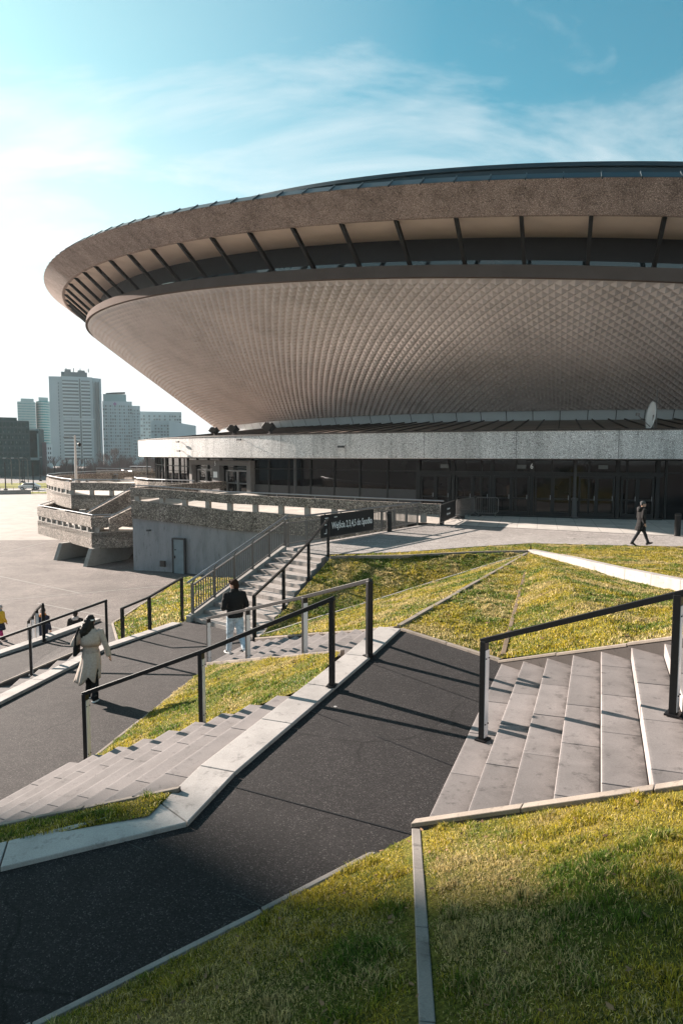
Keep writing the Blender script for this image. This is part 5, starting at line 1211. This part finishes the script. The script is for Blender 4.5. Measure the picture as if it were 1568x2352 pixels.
for x in (-1.25, 1.25):
    for y in (-.8, .8):
        m = MB(); m.tube([(x, y-.1, .33), (x, y+.1, .33)], .33, 16); wv = m.build('wheel', M_BLACK, car); m = MB(); m.tube([(x, y-.11, .33), (x, y+.11, .33)], .19, 12); m.build('rim', M_PLATE, wv)
for y in (-.6, .6): m = MB(); m.box((-1.98, y, .72), (.08, .3, .16)); m.build('headlight', M_PLATE, car)
# ------------------------------------------------------------------ people
M_SKIN = plain('skin', (.52, .31, .23), .55, 0, .4, .06, 20)
def remesh(o, vox, smooth=4, folds=0.0, fscale=.12):
    r = o.modifiers.new('remesh', 'REMESH'); r.mode = 'VOXEL'; r.voxel_size = vox; r.use_smooth_shade = True
    if smooth: s = o.modifiers.new('smooth', 'SMOOTH'); s.factor = .5; s.iterations = smooth
    if folds:
        tx = D.textures.new('folds', 'CLOUDS'); tx.noise_scale = fscale; tx.noise_depth = 2
        d = o.modifiers.new('folds', 'DISPLACE'); d.texture = tx; d.strength = folds; d.mid_level = .5
    return o
def ring(c, rx, ry, n=20, tilt=None, wave=0, wn=5, wp=0):
    out = []
    for k in range(n):
        a = 2*math.pi*k/n; q = 1+wave*math.sin(wn*a+wp)+wave*.6*math.sin((wn+4)*a+2.1*wp)
        p = Vector((rx*q*math.cos(a), ry*q*math.sin(a), 0))
        if tilt is not None: p = tilt@p
        out.append(Vector(c)+p)
    return out
class Fig:
    def __init__(s, H, pose):
        k = H/1.75; s.k = k; s.pose = pose
        s.hip = {}; s.knee = {}; s.ank = {}; s.toe = {}
        low = 9; lean = R(pose.get('lean', 2))
        for sd, sx in (('L', -1), ('R', 1)):
            a, b, out = pose['leg'+sd][0], pose['leg'+sd][1], (pose['leg'+sd][2] if len(pose['leg'+sd]) > 2 else 0)
            h = Vector((sx*.088, 0, .90)); a1 = R(a); a2 = R(a-b)
            kn = h+Vector((sx*.42*math.sin(R(out)), .42*math.sin(a1), -.42*math.cos(a1))); an = kn+Vector((0, .41*math.sin(a2), -.41*math.cos(a2)))
            fp = R(pose['foot'+sd]) if 'foot'+sd in pose else 0
            toe = an+Vector((sx*.02, .18*math.cos(fp), -.055+.18*math.sin(fp)))
            s.hip[sd], s.knee[sd], s.ank[sd], s.toe[sd] = h, kn, an, toe; s.fp = getattr(s, 'fp', {}); s.fp[sd] = fp
            low = min(low, an.z-.075, toe.z-.03)
        dz = Vector((0, 0, -low)); s.dz = dz
        for dct in (s.hip, s.knee, s.ank, s.toe):
            for q in dct: dct[q] = (dct[q]+dz)*k
        s.M = Matrix.Rotation(-lean, 3, 'X'); pv = Vector((0, 0, .92))
        s.T = lambda p: ((s.M@(Vector(p)-pv))+pv+dz)*k
        s.sh = {}; s.el = {}; s.wr = {}
        for sd, sx in (('L', -1), ('R', 1)):
            u, f = [Vector(v).normalized() for v in pose['arm'+sd]]
            sh = s.T((sx*pose.get('shw', .19), 0, 1.42)); s.sh[sd] = sh; s.el[sd] = sh+u*.29*k; s.wr[sd] = s.el[sd]+f*.25*k; s.hd = getattr(s, 'hd', {}); s.hd[sd] = f
        s.head = s.T((0, .02, 1.635)); s.HR = Matrix.Rotation(R(pose.get('turn', 0)), 3, 'Z')@Matrix.Rotation(R(-pose.get('nod', 0)), 3, 'X')
    def legs(s, m, r):
        k = s.k
        for sd in 'LR':
            h, kn, an = s.hip[sd], s.knee[sd], s.ank[sd]
            m.tube([h+Vector((0, 0, .03*k)), lerp(h, kn, .45), kn, lerp(kn, an, .35), an], [x*k for x in r], 12)
    def arms(s, m, r, cut=1.0):
        k = s.k
        for sd in 'LR':
            a, e, w = s.sh[sd], s.el[sd], s.wr[sd]; m.tube([lerp(a, s.T((0, 0, 1.42)), .25), a, lerp(a, e, .5), e, lerp(e, w, .5), lerp(e, w, cut)], [x*k for x in r], 12)
    def torso(s, m, prof, wave=0):
        m.loft([ring(s.T((0, y, z)), rx*s.k, ry*s.k, 20, s.M, wave) for z, rx, ry, y in prof])
    def hand(s, m, sd):
        k = s.k; f = s.hd[sd]; w = s.wr[sd]; sx = -1 if sd == 'L' else 1
        side = f.cross(Vector((1, 0, 0))); side = Vector((0, 1, 0)) if side.length < .2 else side.normalized()
        if abs(f.z) < .5: side = Vector((0, 0, 1))
        side = (side-f*side.dot(f)).normalized(); nrm = f.cross(side)
        m.tube([w-f*.02*k, w+f*.03*k, w+f*.085*k], [.026*k, .03*k, .026*k], 8)
        for i, L in enumerate((.07, .078, .072, .058)):
            b = w+(f*.075+side*((1.5-i)*.019))*k; c = nrm*(sx*-.35)
            m.tube([b, b+(f*.5+c*.2)*L*k, b+(f*.8+c*.7)*L*k], [.0095*k, .009*k, .0075*k], 7)
        b = w+(f*.03+side*.026)*k; m.tube([b, b+(f*.4+side*.7)*.04*k, b+(f*.9+side*.7)*.06*k], [.012*k, .011*k, .009*k], 7)
    def body(s, name='person'):
        m = MB(); k = s.k
        s.legs(m, (.085, .075, .052, .052, .036))
        for sd in 'LR':
            a, t = s.ank[sd], s.toe[sd]; m.tube([a-(t-a).normalized()*.04*k+Vector((0, 0, -.04*k)), a+Vector((0, 0, -.03*k)), lerp(a, t, .6)+Vector((0, 0, -.01)), t], [.034*k, .036*k, .034*k, .024*k], 10)
        s.torso(m, ((.84, .14, .10, 0), (.93, .16, .11, 0), (1.07, .13, .09, 0), (1.25, .15, .105, 0), (1.37, .165, .10, 0), (1.44, .12, .075, 0), (1.48, .055, .055, 0)))
        m.tube([s.T((0, -.005, 1.44)), s.T((0, .0, 1.5)), s.head-Vector((0, 0, .05*k))], [.058*k, .052*k, .052*k], 12)
        s.arms(m, (.05, .05, .045, .037, .033, .025))
        for sd in 'LR': s.hand(m, sd)
        h = s.head; Q = s.HR
        def hp(x, y, z): return h+Q@(Vector((x, y, z))*k)
        m.ell(h, (.074*k, .094*k, .112*k), Q, 16, 12); m.ell(hp(0, .035, -.06), (.055*k, .058*k, .055*k), Q)
        m.ell(hp(0, .098, -.018), (.012*k, .018*k, .022*k), Q, 8, 6); m.ell(hp(0, .084, -.058), (.026*k, .014*k, .010*k), Q, 8, 6)
        for sx in (-1, 1): m.ell(hp(sx*.076, -.005, -.01), (.010*k, .02*k, .032*k), Q, 8, 6); m.ell(hp(sx*.032, .083, .012), (.02*k, .012*k, .012*k), Q, 8, 6)
        s.root = remesh(m.build(name, M_SKIN), .0085*k, 2); s.hp = hp
        e = MB()
        for sx in (-1, 1): e.ell(hp(sx*.031, .091, .006), (.010*k, .006*k, .006*k), Q, 8, 6)
        e.build('eyes', M_BLACK, s.root)
        return s.root
    def trousers(s, mat, r=(.105, .095, .07, .068, .062), cutz=0):
        m = MB(); s.legs(m, r); s.torso(m, ((.80, .13, .105, 0), (.90, .178, .13, -.01), (1.0, .16, .115, 0), (1.04, .15, .108, 0)))
        return remesh(m.build('trousers', mat, s.root), .012, 3, .022, .09)
    def shoes(s, mat, sole=None, stripe=None):
        k = s.k
        for sd in 'LR':
            a, t = s.ank[sd], s.toe[sd]; d = (t-a); d.z = 0; d = d.normalized(); fp = s.fp[sd]; Rx = Matrix.Rotation(math.atan2(d.y, d.x)-math.pi/2, 3, 'Z')@Matrix.Rotation(fp, 3, 'X')
            c = a+Vector((0, 0, -.075*k))
            P = lambda x, y, z: c+Rx@(Vector((x, y, z))*k)
            m = MB(); rr = []
            for y, w, z0, z1 in ((-.075, .028, .02, .08), (-.06, .038, .012, .10), (0, .04, .012, .115), (.06, .043, .012, .085), (.12, .047, .012, .06), (.17, .04, .012, .045), (.195, .02, .018, .032)):
                rr.append([P(w*math.cos(q*math.pi/6), y, (z0+z1)/2+(z1-z0)/2*math.sin(q*math.pi/6)) for q in range(12)])
            m.loft(rr); sh = m.build('shoe', mat, s.root, smooth=True)
            m = MB(); m.loft([[P(x*1.08, y, z) for x, y in ((-.03, -.08), (.03, -.08), (.045, 0), (.05, .12), (.03, .19), (0, .205), (-.03, .19), (-.05, .12), (-.045, 0))] for z in (0, .024)]); m.build('sole', sole or mat, sh)
            if stripe:
                m = MB()
                for i in range(3):
                    for sx in (-1, 1): m.box(P(sx*.0435, .02+.028*i, .05), (.006*k, .011*k, .06*k), M=Rx@Matrix.Rotation(R(-22), 3, 'X'))
                m.build('stripes', stripe, sh)
def finish(f, loc, rz, label, group=None):
    f.root.location = loc; f.root.rotation_euler = (0, 0, rz); return tag(f.root, label, 'person', group)
F_DARK = fabric('black_cloth', (.012, .012, .013)); F_COAT = fabric('beige_cloth', (.40, .335, .29), .12); F_JEAN = fabric('light_denim', (.36, .44, .50), .35, 14); F_HAIR = plain('black_hair', (.010, .008, .007), .65, 0, .3, .3, 40); F_BROWN = plain('brown_hair', (.035, .018, .011), .9, 0, .1, .3, 40)
F_CHAR = fabric('charcoal_denim', (.03, .031, .036)); F_WOOL = fabric('dark_wool', (.011, .0105, .011)); F_BEAN = fabric('grey_knit', (.07, .07, .072)); F_YEL = fabric('yellow_nylon', (.55, .33, .03)); F_PINK = fabric('magenta_cloth', (.35, .03, .14)); F_GREY = fabric('grey_wool', (.32, .30, .29)); F_NAVY = fabric('navy_cloth', (.02, .024, .04)); F_OR = fabric('orange_cloth', (.4, .14, .03))
# woman in the beige coat
f = Fig(1.62, dict(legL=(14, 10), legR=(-8, 12), armL=((-.48, -.30, -.84), (.30, .80, .10)), armR=((.34, -.06, -.93), (.22, .16, -.96)), turn=-22, nod=4, footR=-8))
w_ = f.body(); k = f.k; f.trousers(F_DARK, (.095, .085, .068, .07, .075)); f.shoes(F_DARK, M_WHITE)
m = MB(); f.torso(m, ((.98, .165, .125, -.005), (1.04, .152, .115, 0), (1.12, .165, .125, 0), (1.28, .182, .135, 0), (1.38, .188, .125, 0), (1.45, .14, .095, 0), (1.50, .085, .08, -.005), (1.53, .08, .078, -.01)))
f.arms(m, (.075, .078, .068, .06, .058, .062), 1.02); co = remesh(m.build('coat', F_COAT, w_), .011, 3, .02, .12)
m = MB(); rings = []
for z, rx, ry, cx, cy, wv in ((1.05, .150, .115, 0, 0, .0), (.98, .172, .135, 0, 0, .0), (.88, .192, .155, 0, -.01, .02), (.75, .20, .17, -.01, -.015, .05), (.60, .205, .18, -.03, -.02, .09), (.48, .205, .185, -.045, -.025, .13), (.40, .205, .185, -.055, -.03, .16)):
    r_ = ring(f.T((cx, cy, z)), rx*k, ry*k, 48, None, wv, 6, 1.3)
    if z < .8:
        for i, p in enumerate(r_): a = 2*math.pi*i/48; p.z += (.8-z)*(.10*math.cos(a-.2)+.10*math.sin(2*a+1)+.45*math.exp(-((a-4.9)/.35)**2))*k; p.x -= (.8-z)*.14*max(0, -math.cos(a))*k
    rings.append(r_)
inner = [[lerp(p, sum(r_, Vector())/len(r_), .03) for p in r_] for r_ in rings[::-1]]
m.loft(rings+inner, caps=False); m.build('coat_skirt', F_COAT, co, smooth=True)
m = MB(); m.loft([ring(f.T((0, 0, z)), rx*k, ry*k, 24) for z, rx, ry in ((1.005, .172, .132), (1.01, .176, .136), (1.05, .166, .126), (1.055, .160, .12))]); m.build('belt', fabric('beige_belt', (.33, .27, .235)), co)
m = MB(); rr = []
for z, rx, ry in ((1.43, .165, .115), (1.36, .205, .150), (1.24, .205, .158), (1.14, .20, .160)):
    rr.append([f.T((0, 0, z))+Vector((rx*k*math.cos(a), ry*k*math.sin(a), .0)) for a in [math.pi+math.pi*q/20 for q in range(21)]])
in_ = [[lerp(p, f.T((0, 0, 1.28)), .04) for p in r_] for r_ in rr[::-1]]
m.loft(rr+in_, closed=False); m.build('cape', F_COAT, co, smooth=True)
m = MB(); h = f.hp
m.ell(h(0, -.018, .02), (.092*k, .108*k, .112*k), f.HR, 16, 12); m.tube([h(-.01, -.05, .02), h(-.03, -.09, -.12), h(-.06, -.10, -.22), h(-.085, -.10, -.33)], [.09*k, .108*k, .108*k, .06*k], 14)
m.tube([h(.06, -.03, 0), h(.075, -.03, -.12), h(.07, -.05, -.2)], [.03*k, .035*k, .015*k], 10); m.tube([h(-.07, 0, 0), h(-.10, -.04, -.14), h(-.13, -.07, -.26)], [.03*k, .045*k, .02*k], 10)
remesh(m.build('hair', F_HAIR, w_), .010, 3, .03, .04)
m = MB(); m.box(h(.068, -.055, .03), (.05*k, .06*k, .022*k), M=f.HR@Matrix.Rotation(R(-35), 3, 'Z')); m.build('hair_clip', M_WHITE, w_)
WP = at(213, 1608, -1.07); WR = .12
finish(f, WP, WR, 'woman seen from behind in a long beige belted coat with dark hair')
bag = empty('shoulder_bag', WP, WR); tag(bag, 'black shoulder bag tucked under the arm of the beige coat', 'bag')
m = MB(); m.loft([[Vector((-.235, y, z))*k for y, z in ((-.19, .98), (.12, .98), (.14, 1.16), (-.17, 1.18))], [Vector((-.31, y, z))*k for y, z in ((-.2, .97), (.13, .97), (.12, 1.15), (-.17, 1.17))]]); m.build('pouch', F_DARK, bag, bevel=.02)
m = MB(); m.tube([Vector(p)*k for p in ((-.27, -.15, 1.15), (-.26, -.14, 1.36), (-.215, -.04, 1.51), (-.23, .08, 1.38), (-.27, .10, 1.15))], .022*k, 8); m.build('strap', F_DARK, bag)
# man in jeans on the steps
f = Fig(1.82, dict(legL=(16, 4), legR=(-16, 34), armL=((-.34, -.28, -.9), (.30, .82, -.30)), armR=((.30, -.15, -.95), (-.25, .9, -.35)), turn=38, nod=14, footR=-28, footL=-4))
b_ = f.body(); k = f.k; f.trousers(F_JEAN, (.108, .10, .078, .07, .062)); f.shoes(plain('white_leather', (.62, .62, .60), .5), M_WHITE, M_BLACK)
m = MB(); f.torso(m, ((.90, .185, .145, -.01), (.95, .195, .15, -.01), (1.10, .185, .145, 0), (1.28, .205, .15, 0), (1.39, .205, .13, 0), (1.46, .15, .10, 0), (1.51, .098, .09, -.005), (1.56, .09, .088, -.01)))
f.arms(m, (.08, .085, .075, .066, .058, .052), .98); remesh(m.build('jacket', F_DARK, b_), .011, 2, .025, .1)
m = MB(); h = f.hp; m.ell(h(0, -.02, .04), (.09*k, .104*k, .095*k), f.HR, 16, 12); m.ell(h(0, -.055, -.03), (.082*k, .07*k, .085*k), f.HR); m.ell(h(0, .065, .095), (.065*k, .05*k, .035*k), f.HR); remesh(m.build('hair', F_BROWN, b_), .009, 2, .02, .03)
finish(f, at(541, 1506, -1.20), .50, 'young man in black jacket, light jeans and striped trainers on the steps')
# man in the dark coat crossing the plaza
f = Fig(1.77, dict(legL=(25, 3), legR=(-24, 8), armL=((-.12, -.20, -.97), (.05, .38, -.92)), armR=((.12, -.24, -.97), (-.05, .34, -.94)), turn=-6, footL=14, footR=-22))
c_p = f.body(); k = f.k; f.trousers(F_CHAR, (.098, .088, .066, .06, .055)); f.shoes(M_BLACK)
m = MB(); f.torso(m, ((.62, .22, .20, -.03), (.66, .22, .20, -.03), (.85, .20, .165, -.01), (1.02, .185, .145, 0), (1.28, .205, .15, 0), (1.39, .20, .13, 0), (1.46, .15, .10, 0), (1.51, .10, .095, 0), (1.54, .09, .09, 0)))
f.arms(m, (.08, .085, .075, .066, .06, .055), .95); co = remesh(m.build('coat', F_WOOL, c_p), .012, 2, .018, .12)
m = MB(); m.ell(f.T((0, -.12, 1.47)), (.13*k, .09*k, .075*k)); m.ell(f.T((0, -.155, 1.41)), (.09*k, .05*k, .08*k)); remesh(m.build('hood', fabric('faded_black_hood', (.03, .029, .029)), co), .012, 2, .02, .06)
m = MB(); h = f.hp; m.ell(h(0, -.012, .055), (.086*k, .106*k, .083*k), f.HR, 16, 12); m.ell(h(0, -.05, .0), (.078*k, .066*k, .06*k), f.HR); remesh(m.build('beanie', F_BEAN, c_p), .009, 2)
m = MB(); m.tube([h(.075, .0, .012), h(.07, .09, .014), h(0, .112, .012), h(-.07, .09, .014), h(-.075, 0, .012)], .005*k, 6); m.build('glasses', M_BLACK, c_p)
finish(f, at(1470, 1254, 0.0), R(-88), 'man in black hooded coat and grey knit cap striding across the plaza')
# girl in yellow at the left edge, and two people beyond the low kerb
f = Fig(1.42, dict(legL=(14, 4), legR=(-14, 10), armL=((-.2, 0, -.95), (.1, .5, -.8)), armR=((.2, 0, -.95), (-.1, .5, -.8)), footR=-15))
g = f.body(); k = f.k; f.trousers(F_PINK); f.shoes(F_DARK)
m = MB(); f.torso(m, ((.80, .19, .155, 0), (1.1, .195, .16, 0), (1.3, .21, .155, 0), (1.40, .20, .13, 0), (1.47, .14, .10, 0), (1.52, .10, .10, 0))); f.arms(m, (.085, .09, .08, .075, .068, .06), .98); remesh(m.build('jacket', F_YEL, g), .014, 2, .03, .08)
m = MB(); m.loft([ring(f.T((0, 0, z)), rx*k, ry*k, 24) for z, rx, ry in ((.92, .19, .16), (.7, .24, .21), (.58, .26, .23))]); m.build('skirt', F_NAVY, g)
m = MB(); m.ell(f.hp(0, -.01, .03), (.095*k, .11*k, .105*k)); m.ell(f.T((0, -.02, 1.5)), (.13*k, .12*k, .06*k)); remesh(m.build('hat', F_GREY, g), .012, 2)
GP = at(3, 1474, Z_LOT); finish(f, GP, R(-25), 'child in yellow jacket and magenta trousers at the left edge')
bp = MB(); bp.ell((-.02, -.24*k, 1.18*k), (.15*k, .10*k, .2*k)); bo = bp.build('backpack', F_DARK, None, smooth=True); bo.location = GP; bo.rotation_euler = (0, 0, R(-25)); tag(bo, 'black rucksack worn over the yellow jacket', 'bag')
def plain_person(H, loc, rz, label, coat, trous, hair, extra=None, z0=.72):
    f = Fig(H, dict(legL=(12, 4), legR=(-12, 10), armL=((-.22, .0, -.95), (.05, .35, -.9)), armR=((.22, .0, -.95), (-.05, .35, -.9)), footR=-14)); p = f.body(); k = f.k; f.trousers(trous); f.shoes(F_DARK)
    m = MB(); f.torso(m, ((z0, .20, .165, 0), (1.0, .19, .15, 0), (1.28, .21, .155, 0), (1.40, .205, .135, 0), (1.47, .14, .10, 0), (1.52, .09, .09, 0))); f.arms(m, (.085, .09, .078, .07, .062, .055), .97); remesh(m.build('coat', coat, p), .013, 2, .025, .1)
    m = MB(); m.ell(f.hp(0, -.015, .03), (.088*k, .104*k, .105*k)); m.ell(f.hp(0, -.06, -.03), (.07*k, .06*k, .07*k))
    if extra == 'bun': m.ell(f.hp(0, -.06, .12), (.05*k, .05*k, .045*k))
    remesh(m.build('hair', hair, p), .011, 2)
    m = MB(); m.loft([ring(f.T((0, 0, z)), r_*k, r_*k, 20) for z, r_ in ((1.43, .13), (1.45, .14), (1.52, .115), (1.54, .10))]); m.build('scarf', F_GREY if extra == 'bun' else F_OR, p, smooth=True)
    return finish(f, loc, rz, label)
q = pxd(163, 23.7); plain_person(1.70, (q.x, q.y, Z_LOT), .1, 'person in dark coat and grey scarf walking away beyond the low kerb', F_WOOL, F_DARK, F_HAIR, 'bun')
q = pxd(87, 24.3); plain_person(1.66, (q.x, q.y, Z_LOT), -.3, 'person in dark coat with orange scarf partly hidden by the end handrail', F_NAVY, F_DARK, F_HAIR)
# ------------------------------------------------------------------ the air
def haze(density):
    m = D.materials.new('haze'); m.use_nodes = True; nt = m.node_tree; nt.nodes.clear()
    out = N(nt, 'ShaderNodeOutputMaterial'); v = N(nt, 'ShaderNodeVolumePrincipled'); nt.links.new(v.outputs[0], out.inputs['Volume'])
    v.inputs['Color'].default_value = (.80, .93, .97, 1); v.inputs['Density'].default_value = density; v.inputs['Anisotropy'].default_value = 0.3
    b = MB(); b.box((-60, 250, (Z_LOT-1+110)/2), (900, 640, 110-(Z_LOT-1))); o = b.build('haze', m); tag(o, kind='stuff'); return o
haze(0.0001)
